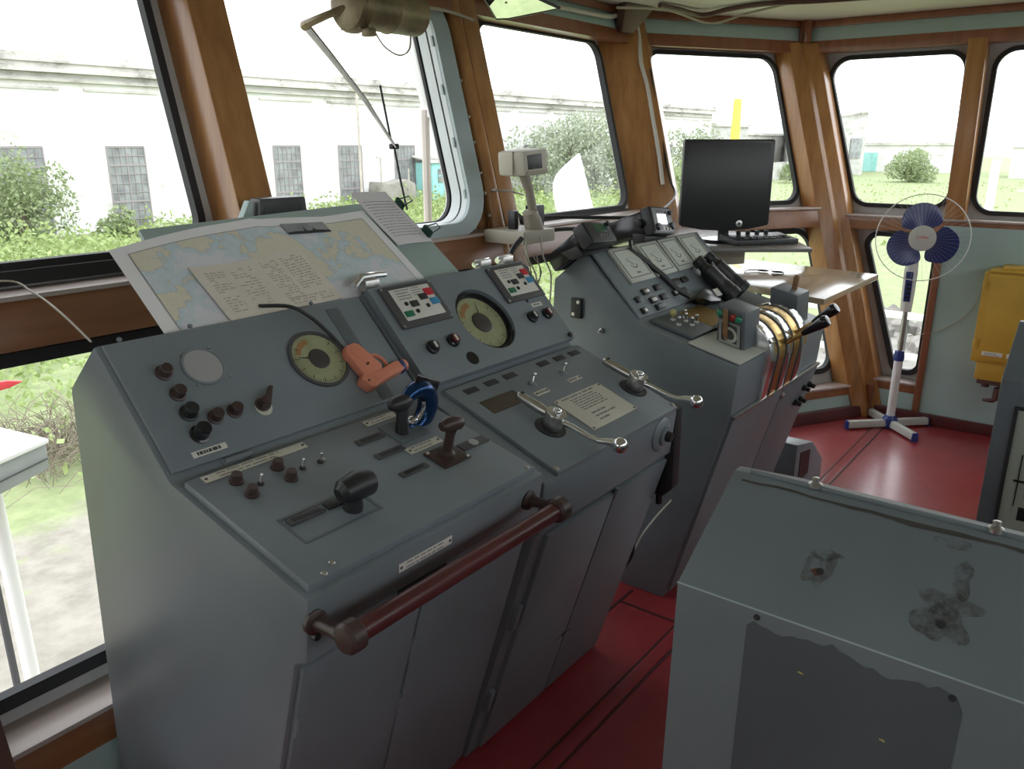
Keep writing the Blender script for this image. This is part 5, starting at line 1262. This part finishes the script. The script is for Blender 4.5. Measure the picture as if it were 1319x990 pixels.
cable('bracket_loop', [(2.60, 2.05, 1.27), (2.66, 1.95, 1.245), (2.75, 1.90, 1.275), (2.90, 1.86, 1.27), (3.05, 1.80, 1.25), (3.1, 1.72, 1.20)], .009, 'cable_black', 'black cable arching below the speaker bracket')
cable('sill_cable', [(2.70, 2.02, 1.30), (2.85, 2.0, 1.315), (3.05, 1.90, 1.305), (3.15, 1.72, 1.305)], .008, 'cable_black', 'black cable running along the sill to the bright radio')
for k, (x, lab) in enumerate(((2.56, 'white wire dropping from the speaker bracket'), (2.66, 'white wire curling beneath the terminal block'))):
    cable('speaker_wire', [(x, 1.92, 1.29), (x-.03, 1.88, 1.26), (x-.02, 1.87, 1.18), (x+.02, 1.86, 1.10), (x+.01, 1.86, .95)], .0035, 'cable_white', lab, 'wire', 'white speaker wires')
for k in range(4):
    x = 2.49+.03*k; rnd = random.Random(k)
    cable('loose_wire', [(x, 1.86, 1.22-.01*k), (x+.05*rnd.random(), 1.85, 1.12), (x-.05*rnd.random(), 1.84, 1.04), (x+.06*rnd.random(), 1.84, .94), (x, 1.84, .60), (x, 1.80, .01)], .0022, 'cable_tan', 'thin loose wire tangled behind the gap between the consoles', 'wire', 'loose wires behind the consoles')
for k, pts in enumerate(([(3.32, 1.58, 1.183), (3.40, 1.62, 1.19), (3.48, 1.56, 1.185), (3.60, 1.62, 1.185)], [(3.36, 1.66, 1.183), (3.44, 1.58, 1.20), (3.50, 1.66, 1.185), (3.58, 1.70, 1.185)])):
    cable('shelf_cable', pts, .004, 'cable_black', ('black cable snaking over the shelf to the monitor stand', 'second black cable curling on the shelf behind the monitor stand')[k])
cable('chute_cable', [(2.06, 1.05, .62), (2.07, 1.09, .52), (2.06, 1.10, .44), (2.04, 1.09, .36), (2.045, 1.18, .20), (2.05, 1.22, .01)], .006, 'cable_black', 'thin black cable below the bracket at the end of the crank-handle console')
cable('chute_wire', [(2.22, 1.05, .50), (2.14, 1.06, .47), (2.09, 1.08, .42), (2.07, 1.10, .36)], .003, 'cable_white', 'thin pale wire beside the black cable low between the consoles', 'wire')

# tilted mirror below the window head
mir = thing('tilted_mirror', (2.80, 2.16, 2.12), 'tilted mirror under the ceiling showing green grass', 'mirror')
nm = V((-.30, .10, -.95)).normalized()
mq = [(2.640, 2.176, 2.167), (2.660, 1.933, 2.136), (2.738, 1.880, 2.105), (2.838, 2.200, 2.107), (2.845, 2.270, 2.112)]
simple('mirror_silver', (.9, .92, .9), .03, 1)
mb = MB(); mb.prism([V(p)-nm*.006 for p in mq], nm*.006); build('glass', mb, 'mirror_silver', mir, smooth=False)
mb = MB(); mb.tube([V(p)-nm*.003 for p in mq], .006, 6, True); mb.tube([(2.70, 2.10, 2.14), (2.70, 2.12, 2.30)], .008, 8); build('frame', mb, 'dark_metal', mir)
# ---------------------------------------------------------------- outside
GZ = -3.0
rnd = random.Random(11)
def gh(x, y):
    return GZ+.10*math.sin(x*.21+1)*math.sin(y*.17)+.05*math.sin(x*.9)*math.cos(y*.7)
mb = MB(); nx, ny = 90, 70; xs_ = [-60+480*(i/nx)**1.6 for i in range(nx+1)]; ys_ = [-120+12*i if i < 10 else 2.6+300*((i-10)/(ny-10))**2 for i in range(ny+1)]
mb.add([(x, y, gh(x, y)) for y in ys_ for x in xs_], [(j*(nx+1)+i, j*(nx+1)+i+1, (j+1)*(nx+1)+i+1, (j+1)*(nx+1)+i) for j in range(ny) for i in range(nx)])
struct('ground', mb, 'yard_ground')

def leafquad(mb, c, s, rnd):
    a = V((rnd.gauss(0, 1), rnd.gauss(0, 1), rnd.gauss(0, 1))).normalized(); b = a.orthogonal().normalized()
    b = (b*math.cos(rnd.random()*6.28)+a.cross(b)*math.sin(rnd.random()*6.28)).normalized(); d = a.cross(b)
    mb.quad(c-b*s*.5, c-d*s*.28, c+b*s*.5, c+d*s*.28)
def foliage(c, rad, n, s, rnd, lumps=9):
    """leaves gathered in lumps over an ellipsoid"""
    mb = MB(); c = V(c); L = []
    for _ in range(lumps):
        d = V((rnd.gauss(0, 1), rnd.gauss(0, 1), rnd.gauss(0, .8))).normalized(); f = .35+.45*rnd.random()
        L.append((c+V((d.x*rad[0]*f, d.y*rad[1]*f, d.z*rad[2]*f)), .38+.25*rnd.random()))
    for _ in range(n):
        p, k = rnd.choice(L); d = V((rnd.gauss(0, 1), rnd.gauss(0, 1), rnd.gauss(0, 1))).normalized()*(.55+.45*rnd.random())
        q = p+V((d.x*rad[0]*k, d.y*rad[1]*k, d.z*rad[2]*k))
        if q.z < GZ-.1: q.z = GZ+rnd.random()*.4
        leafquad(mb, q, s*(.6+.8*rnd.random()), rnd)
    return mb
def bush(name, x, y, rad, n, s, mat, label, cat='bush', seed=1, z=None, trunk=None, group=None, lumps=9):
    r = random.Random(seed); t = thing(name, (x, y, GZ), label, cat, group)
    zc = (GZ+rad[2]*.75) if z is None else z
    build('foliage', foliage((x, y, zc), rad, n, s, r, lumps), mat, t, smooth=False)
    mb = MB()
    if trunk:
        for dx, dz in trunk: mb.tube(spline([(x+dx, y, GZ-.1), (x+dx*1.1, y, GZ+dz*.5), (x+dx*1.3, y, GZ+dz)]), [.32-.16*i/16 for i in range(17)], 8)
    else:
        for k in range(4): mb.tube([(x+.1*k-.15, y, GZ-.05), (x+(k-1.5)*rad[0]*.25, y+(k % 2-.5)*rad[1]*.3, zc)], .03, 5)
    build('trunk' if trunk else 'stems', mb, 'bark', t)
    return t
bush('willow_tree', 16.3, 41.5, (2.6, 2.2, 2.7), 5200, .20, 'leaf_mid', 'pale green willow at the left end of the white factory wall', 'tree', 3, z=-.9, trunk=[(0, 2.2)], lumps=14)
bush('round_bush', 20.8, 40.5, (1.5, 1.2, .9), 900, .26, 'leaf_mid', 'round dark green bush below the factory windows by the willow', 'bush', 4)
bush('big_tree', 61.5, 39.5, (8.2, 4.0, 5.0), 10000, .32, 'leaf_dull', 'large grey-green tree in front of the factory seen through the third window', 'tree', 5, z=.1, trunk=[(-1.5, 5.0), (2.2, 5.5)], lumps=16)
bush('leafy_tree', 79.5, 37.5, (5.0, 3.0, 4.2), 4500, .32, 'leaf_dull', 'grey-green tree beside the monitor, behind the wide wooden post', 'tree', 6, z=-.6, trunk=[(0, 3.0)], lumps=12)
bush('field_shrub', 108, 22.5, (4.2, 3.0, 2.6), 3500, .32, 'leaf_mid', 'round green shrub alone in the field beyond the fan', 'bush', 7)
bush('distant_bush', 99, 33.5, (2.4, 2.0, 1.8), 700, .4, 'leaf_mid', 'bush in the field to the right of the monitor', 'bush', 8)
bush('distant_bush', 108, 36.0, (2.0, 2.0, 1.9), 600, .4, 'leaf_mid', 'smaller bush by the far fence right of the monitor', 'bush', 9)
bush('yard_bush', 62.5, 31, (4.0, 2.5, 1.9), 1100, .4, 'leaf_mid', 'leafy bush at the foot of the large tree', 'bush', 12)
bush('wall_bush', 49.5, 41.8, (2.0, 1.0, .8), 600, .3, 'leaf_bright', 'bright bush by the turquoise shed', 'bush', 13)
# undergrowth nobody could count
mb = MB(); r = random.Random(21)
clumps = [(2+r.random()*56, 11.5+r.random()*32, .35+1.0*r.random()) for _ in range(640)]
for cx, cy_, h in clumps:
    if cy_ < 14: h *= .55
    if cx > cy_*1.9+6: continue
    n = int(85*h)+20
    for _ in range(n):
        d = V((r.gauss(0, .55), r.gauss(0, .55), abs(r.gauss(0, .5))*h)); leafquad(mb, V((cx+d.x*(.7+h), cy_+d.y*(.7+h), gh(cx, cy_)+.05+d.z)), .10+.10*r.random()+.003*cy_, r)
o = build('undergrowth', mb, 'leaf_bright', smooth=False); tag(o, 'dense bright green undergrowth covering the yard below the windows', 'undergrowth'); o['kind'] = 'stuff'
mb = MB()
for _ in range(1500):
    x, y = 30+r.random()*85, 8+r.random()*32
    if y > 43: continue
    leafquad(mb, V((x, y, gh(x, y)+.02+.10*r.random())), .14+.2*r.random(), r)
o = build('field_grass', mb, 'leaf_bright', smooth=False); tag(o, 'tufts of grass over the open field', 'grass'); o['kind'] = 'stuff'
mb = MB()
for _ in range(420):
    x, y = 4.6+r.gauss(0, .5), 12.2+r.gauss(0, .6); p = V((x, y, gh(x, y)+.05)); q = p+V((r.gauss(0, .5), r.gauss(0, .4), .2+.5*r.random())); mb.tube([p, (p+q)/2+V((0, 0, .15)), q], .006, 3)
o = build('dry_brush', mb, 'dry_twig', smooth=False); tag(o, 'heap of dry brown twigs at the edge of the sandy ground', 'brushwood'); o['kind'] = 'stuff'

# long white factory
FY = 44.5
fb = thing('factory_building', (50, FY, GZ), 'long whitewashed factory with tall many-paned windows and a crumbling cornice', 'building')
mb = MB(); mb.bx(-30, 99, FY, FY+16, GZ-.2, 5.05); build('wall', mb, 'plaster_white', fb)
mb = MB(); mb.bx(-30.2, 99.2, FY-.35, FY+16, 5.05, 5.85); r = random.Random(4); build('parapet', mb, 'plaster_worn', fb)
mb = MB(); mb.bx(-30.2, 99.2, FY-.6, FY, 4.95, 5.15); mb.bx(-30.2, 99.2, FY-.5, FY, 5.42, 5.52); mb.bx(-30.2, 99.2, FY-.30, FY, 4.55, 4.70); build('cornice', mb, 'plaster_worn', fb)
mb = MB()
for k in range(24):
    x = -26.7+5.35*k
    mb.bx(x, x+4.1, FY-.10, FY, 4.16, 4.28)
build('string_course', mb, 'plaster_worn', fb)
for k in range(-2, 15):
    x0 = 16.85+5.35*k; x1 = x0+2.1; z0, z1 = -2.95, 1.40
    if x0 > 97: break
    mb = MB(); mb.bx(x0, x1, FY-.02, FY+.02, z0, z1); w = build('window', mb, 'factory_glass', fb)
    mb = MB(); n = 6
    for i in range(n+1): t = .07 if i in (0, 3, 6) else .035; a = x0+(x1-x0)*i/n; mb.bx(a-t/2, a+t/2, FY-.06, FY-.01, z0, z1)
    for j in range(10): t = .10 if j in (0, 3, 7, 9) else .04; b = z0+(z1-z0)*j/9; mb.bx(x0, x1, FY-.065, FY-.012, b-t/2, b+t/2)
    build('glazing_bars', mb, 'window_muntin', w, smooth=False)
r = random.Random(8); mb = MB()
for _ in range(900):
    c = r.choice((12.0, 27.5, 33.5, 38.0, 44.0, 57.0, 66, 78)); leafquad(mb, V((c+r.gauss(0, 1.3), FY-.3+.5*r.random(), 5.0+abs(r.gauss(0, .28))+.1)), .28, r)
build('roof_weeds', mb, 'leaf_dull', fb, smooth=False)
# turquoise shed by the wall
ts = thing('turquoise_shed', (46.6, 43, GZ), 'small turquoise shed with a window standing by the factory wall', 'shed')
mb = MB(); mb.bx(45.6, 48.6, 42.6, 44.3, GZ-.1, .15); build('wall', mb, 'shed_teal', ts)
mb = MB(); mb.prism([(45.3, 42.4, .15), (48.9, 42.4, .15), (48.9, 44.4, .55), (45.3, 44.4, .55)], (0, 0, .12)); build('roof', mb, 'plaster_worn', ts)
mb = MB(); mb.bx(46.2, 47.7, 42.55, 42.62, -1.3, -.3); wn = build('window', mb, 'factory_glass', ts)
mb = MB(); mb.bx(46.9, 47.0, 42.52, 42.6, -1.3, -.3); mb.bx(46.2, 47.7, 42.52, 42.6, -.84, -.76); build('glazing_bar', mb, 'shed_teal', wn)
mb = MB(); mb.bx(47.9, 48.5, 42.56, 42.62, GZ, -.9); build('door', mb, 'white_paint', ts)
# block of rubble under the wall
rb = thing('concrete_block', (41.2, 42.6, GZ), 'broken concrete block below the factory windows left of the shed', 'concrete block')
mb = MB(); mb.prism([(39.6, 42.0, GZ-.1), (43.4, 42.0, GZ-.1), (43.2, 42.0, -1.2), (42.4, 42.0, -.9), (41.0, 42.0, -1.15), (39.9, 42.0, -1.0)], (0, 1.4, 0), .12); build('block', mb, 'concrete', rb)
mb = MB(); mb.tube([(40.1, 42.3, -1.2), (40.1, 42.3, .6), (39.7, 42.3, .65)], .06, 8); mb.tube([(43.0, 42.5, -1.3), (43.0, 42.5, -.2)], .06, 8); build('rebar', mb, 'rust_pipe', rb)
# ship's mast with a bracket, just outside the opening window
mk = thing('white_derrick', (3.2, 3.1, GZ), 'white painted derrick post leaning outside the opening window', 'derrick')
mb = MB(); mb.tube([(3.02, 3.0, 2.6), (3.09, 3.0, 2.07), (3.20, 3.0, 1.80)], [.035, .035, .04], 10); mb.bx(3.165, 3.235, 2.96, 3.04, 1.74, 1.80, .01); build('boom', mb, 'white_paint', mk)
mb = MB(); mb.tube([(3.17, 3.0, 1.78), (3.16, 3.0, GZ)], .022, 8); build('post', mb, 'rust_pipe', mk)
tp_ = thing('thin_pipe', (24.0, 26.0, GZ), 'thin upright pipe standing in the yard behind the wiper', 'pipe')
mb = MB(); mb.tube([(23.5, 26.0, GZ), (23.5, 26.0, 3.9)], .05, 8); mb.tube([(23.3, 26, -.9), (23.7, 26, -.9)], .09, 8); build('pipe', mb, 'rust_pipe', tp_)
# grey box on a white post, lower left
gb = thing('junction_post', (1.30, 4.0, GZ), 'grey box with a white lid on a white post outside the lower left window', 'post box')
mb = MB(); mb.prism([(.9, 3.75, .07), (1.50, 4.0, .095), (1.505, 4.0, .225), (.9, 3.75, .22)], (-.10, .55, 0), .01); build('box', mb, 'grey_box_paint', gb)
mb = MB(); mb.prism([(.88, 3.73, .222), (1.515, 3.99, .228), (1.40, 4.57, .228), (.78, 4.30, .222)], (0, 0, .022), .006); build('lid', mb, 'white_paint', gb)
mb = MB(); mb.prism([(.93, 3.755, .135), (1.496, 3.992, .150), (1.496, 3.992, .156), (.93, 3.755, .141)], (0, -.004, 0)); build('seam', mb, 'dark_metal', gb)
mb = MB(); mb.tube([(1.28, 4.12, .07), (1.275, 4.08, -.95), (1.27, 4.02, GZ)], .036, 12); build('post', mb, 'white_paint', gb)
mb = MB(); mb.ball((1.20, 4.1, .262), (.035, .035, .018)); build('knob', mb, 'black_plastic', gb)
rf = thing('red_marker', (1.36, 4.6, GZ), 'red pointed marker at the left edge above the grey box', 'marker')
mb = MB(); mb.prism([(1.3, 4.6, .345), (1.60, 4.6, .37), (1.675, 4.6, .39), (1.60, 4.6, .41), (1.3, 4.6, .425)], (0, .03, 0), .006); build('plate', mb, 'red_paint', rf)
mb = MB(); mb.tube([(1.36, 4.615, .38), (1.36, 4.615, GZ)], .02, 8); build('post', mb, 'dark_metal', rf)
# white sail-shaped sheet leaning outside the third window
ws = thing('white_sheet', (9.2, 6.0, GZ), 'bright white curved sheet standing outside the third window', 'sheet')
sp_ = spline([(8.88, 6.0, .60), (8.72, 6.0, .95), (8.73, 6.0, 1.16), (8.90, 6.0, 1.30), (9.279, 6.0, 1.48)], 6)
mb = MB(); mb.prism([V(p) for p in [(9.80, 6.0, .45), (9.0, 6.0, .30)]]+sp_, (0, .03, 0)); build('panel', mb, 'white_paint', ws)
mb = MB(); mb.tube([(9.2, 6.05, .6), (9.2, 6.05, GZ)], .04, 8); build('post', mb, 'white_paint', ws)
# right-hand distance
b2 = thing('worn_building', (110, 46, GZ), 'worn pale building with flat roof behind the yellow pole', 'building')
mb = MB(); mb.bx(99.5, 112, 44.9, 60, GZ-.2, 3.6); mb.bx(112, 134, 45.5, 60, GZ-.2, 2.6); build('wall', mb, 'plaster_far', b2)
mb = MB(); mb.bx(99.3, 112.2, 44.6, 60, 3.6, 4.0); mb.bx(112, 134.2, 45.2, 60, 2.6, 2.9); build('roof_edge', mb, 'plaster_worn', b2)
for x in (101, 105, 109, 115, 121, 127):
    mb = MB(); mb.bx(x, x+2, 44.86 if x < 112 else 45.46, 45.6, -1.5, 1.0); build('window', mb, 'factory_glass', b2)
yp = thing('yellow_pole', (59.9, 25, GZ), 'tall bright yellow pole standing in the yard above the monitor', 'pole')
mb = MB(); mb.tube([(59.9, 25, GZ), (59.9, 25, 4.7)], [.42, .30], 12); build('shaft', mb, 'yellow_pole_paint', yp)
mb = MB(); mb.lathe((59.9, 25, GZ), (0, 0, 1), [(.8, 0), (.8, .3), (.45, .35)], 16); build('base', mb, 'concrete', yp)
fc = thing('pale_fence', (90, 38, GZ), 'pale panel fence along the field right of the monitor', 'fence')
for k in range(10):
    mb = MB(); mb.bx(88+3.4*k, 91.3+3.4*k, 38.0, 38.1, GZ, GZ+2.2); build('panel', mb, 'plaster_far', fc)
b3 = thing('tall_workshop', (128, 30, GZ), 'tall white workshop with a sloping roof at the left of the fan window', 'building')
mb = MB(); mb.prism([(130, 34, GZ-.2), (118, 41, GZ-.2), (118, 41, 4.2), (130, 34, 5.8)], (14, 6, 0)); build('wall', mb, 'plaster_far', b3)
mb = MB(); mb.prism([(129.8, 33.8, 5.8), (117.8, 40.8, 4.2), (117.8, 40.8, 4.5), (129.8, 33.8, 6.1)], (14.4, 6.2, 0)); build('roof', mb, 'plaster_worn', b3)
for k in range(3):
    a = V((129.2, 34.35, 0))+V((-3.6, 2.1, 0))*k; mb = MB(); mb.prism([a+V((0, -.1, -.6)), a+V((-1.8, 1.05-.1, -.6)), a+V((-1.8, .95, 2.2)), a+V((0, -.1, 2.2))], (.05, .1, 0)); build('window', mb, 'factory_glass', b3)
b4 = thing('low_workshop', (150, 36, GZ), 'low white workshop with a turquoise door behind the field shrub', 'building')
mb = MB(); mb.bx(146, 152, 22, 42, GZ-.2, 1.2); build('wall', mb, 'plaster_white', b4)
mb = MB(); mb.bx(145.7, 152.3, 21.7, 42.3, 1.2, 1.6); build('roof', mb, 'plaster_worn', b4)
mb = MB(); mb.bx(145.9, 146.05, 36, 38.5, GZ, 0); build('door', mb, 'shed_teal', b4)
b5 = thing('white_warehouse', (135, 10, GZ), 'long white warehouse seen through the rightmost window', 'building')
mb = MB(); mb.bx(130, 142, -18, 15, GZ-.2, 1.0); build('wall', mb, 'plaster_white', b5)
mb = MB(); mb.prism([(129.5, -18.4, 1.0), (142.5, -18.4, 1.0), (136, -18.4, 2.4)], (0, 33.8, 0)); build('roof', mb, 'plaster_far', b5)
for y in (-10, -3, 4, 10):
    mb = MB(); mb.bx(129.9, 130.05, y, y+2.5, -1.8, .2); build('window', mb, 'factory_glass', b5)
mb = MB(); r = random.Random(6)
pr = [(330, -160+18*i, 2+2.2*math.sin(i*.55)+1.6*math.sin(i*1.3+1)+4*math.exp(-((i-15)/6)**2)) for i in range(32)]
vs = []; 
for (x, y, h) in pr: vs += [(x-25, y, GZ-1), (x, y, GZ+h+3.6), (x+30, y, GZ-1)]
mb.add(vs, [q for i in range(31) for q in ((3*i, 3*i+1, 3*i+4, 3*i+3), (3*i+1, 3*i+2, 3*i+5, 3*i+4))]); struct('hills', mb, 'hill_green')
wp = thing('white_mast', (37, 4.55, GZ), 'white upright post outside the rightmost window', 'post')
mb = MB(); mb.tube([(37, 4.75, GZ), (37, 4.75, 1.0)], .16, 12); build('shaft', mb, 'white_paint', wp)
tw = thing('thin_post', (40, 3.4, GZ), 'thin pale crossbar post standing in the grass outside the rightmost window', 'post')
mb = MB(); mb.tube([(40, 3.4, GZ), (40, 3.4, .1)], .06, 8); mb.tube([(40, 2.6, -.3), (40, 4.2, -.3)], .04, 8); build('shaft', mb, 'white_paint', tw)
# quay railing low outside the small corner window
qr = thing('quay_railing', (17, 4, GZ), 'white pipe railing outside the lower corner windows', 'railing')
mb = MB(); mb.bx(15.0, 24.0, 1.5, 5.6, GZ-.1, GZ+.12); build('slab', mb, 'concrete', qr)
mb = MB()
for z in (-2.12, -1.38): mb.tube([(15.6, 1.6, z), (15.6, 5.4, z)], .07, 8)
build('rail', mb, 'white_paint', qr)
for y in (1.8, 3.0, 4.2, 5.3):
    mb = MB(); mb.tube([(15.6, y, GZ+.1), (15.6, y, -1.36)], .045, 8); build('post', mb, 'dark_metal', qr)
qs = thing('stone_heap', (20, 5.5, GZ), 'grey broken stones heaped behind the white railing', 'stones')
mb = MB(); r = random.Random(31)
for _ in range(26):
    bm = bmesh.new(); bmesh.ops.create_icosphere(bm, subdivisions=1, radius=.3+.35*r.random())
    for v in bm.verts: v.co *= .75+.4*r.random()
    bm.verts.index_update(); p = V((17.5+5*r.random(), 2.2+3.6*r.random(), GZ+.15)); mb.add([v.co+p for v in bm.verts], [tuple(v.index for v in f.verts) for f in bm.faces]); bm.free()
o = build('stones', mb, 'concrete', qs, smooth=False); o['kind'] = 'stuff'
# ---------------------------------------------------------------- light and camera
w = bpy.data.worlds.new('overcast'); SC.world = w; w.use_nodes = True; nt = w.node_tree; nt.nodes.clear()
out = nt.nodes.new('ShaderNodeOutputWorld'); bg = nt.nodes.new('ShaderNodeBackground'); nt.links.new(bg.outputs[0], out.inputs[0])
tc = nt.nodes.new('ShaderNodeTexCoord'); sx = nt.nodes.new('ShaderNodeSeparateXYZ'); nt.links.new(tc.outputs['Generated'], sx.inputs[0])
rp = nt.nodes.new('ShaderNodeValToRGB'); nt.links.new(sx.outputs['Z'], rp.inputs[0])
rp.color_ramp.elements[0].position = 0; rp.color_ramp.elements[0].color = (.95, .97, 1, 1); rp.color_ramp.elements[1].position = 1; rp.color_ramp.elements[1].color = (.90, .95, 1, 1)
nt.links.new(rp.outputs[0], bg.inputs[0]); bg.inputs[1].default_value = 2.3
cd = bpy.data.cameras.new('camera'); co = bpy.data.objects.new('camera', cd); COL.objects.link(co)
cd.sensor_fit = 'HORIZONTAL'; cd.sensor_width = 36; cd.lens = 1032/1319*36; cd.clip_start = .05; cd.clip_end = 2000
co.location = (0, 0, 1.62); co.rotation_euler = (R(90-16.8), 0, R(37.55-90))
SC.camera = co
vs_ = SC.view_settings; SC.display_settings.display_device = 'sRGB'; vs_.view_transform = 'Standard'; vs_.look = 'None'; vs_.gamma = 1; vs_.use_curve_mapping = False; vs_.exposure = .68
cy_ = SC.cycles
cy_.max_bounces = 10; cy_.diffuse_bounces = 5; cy_.glossy_bounces = 4; cy_.transparent_max_bounces = 16; cy_.transmission_bounces = 4; cy_.caustics_reflective = False; cy_.caustics_refractive = False
cy_.use_denoising = True; cy_.sample_clamp_indirect = 6
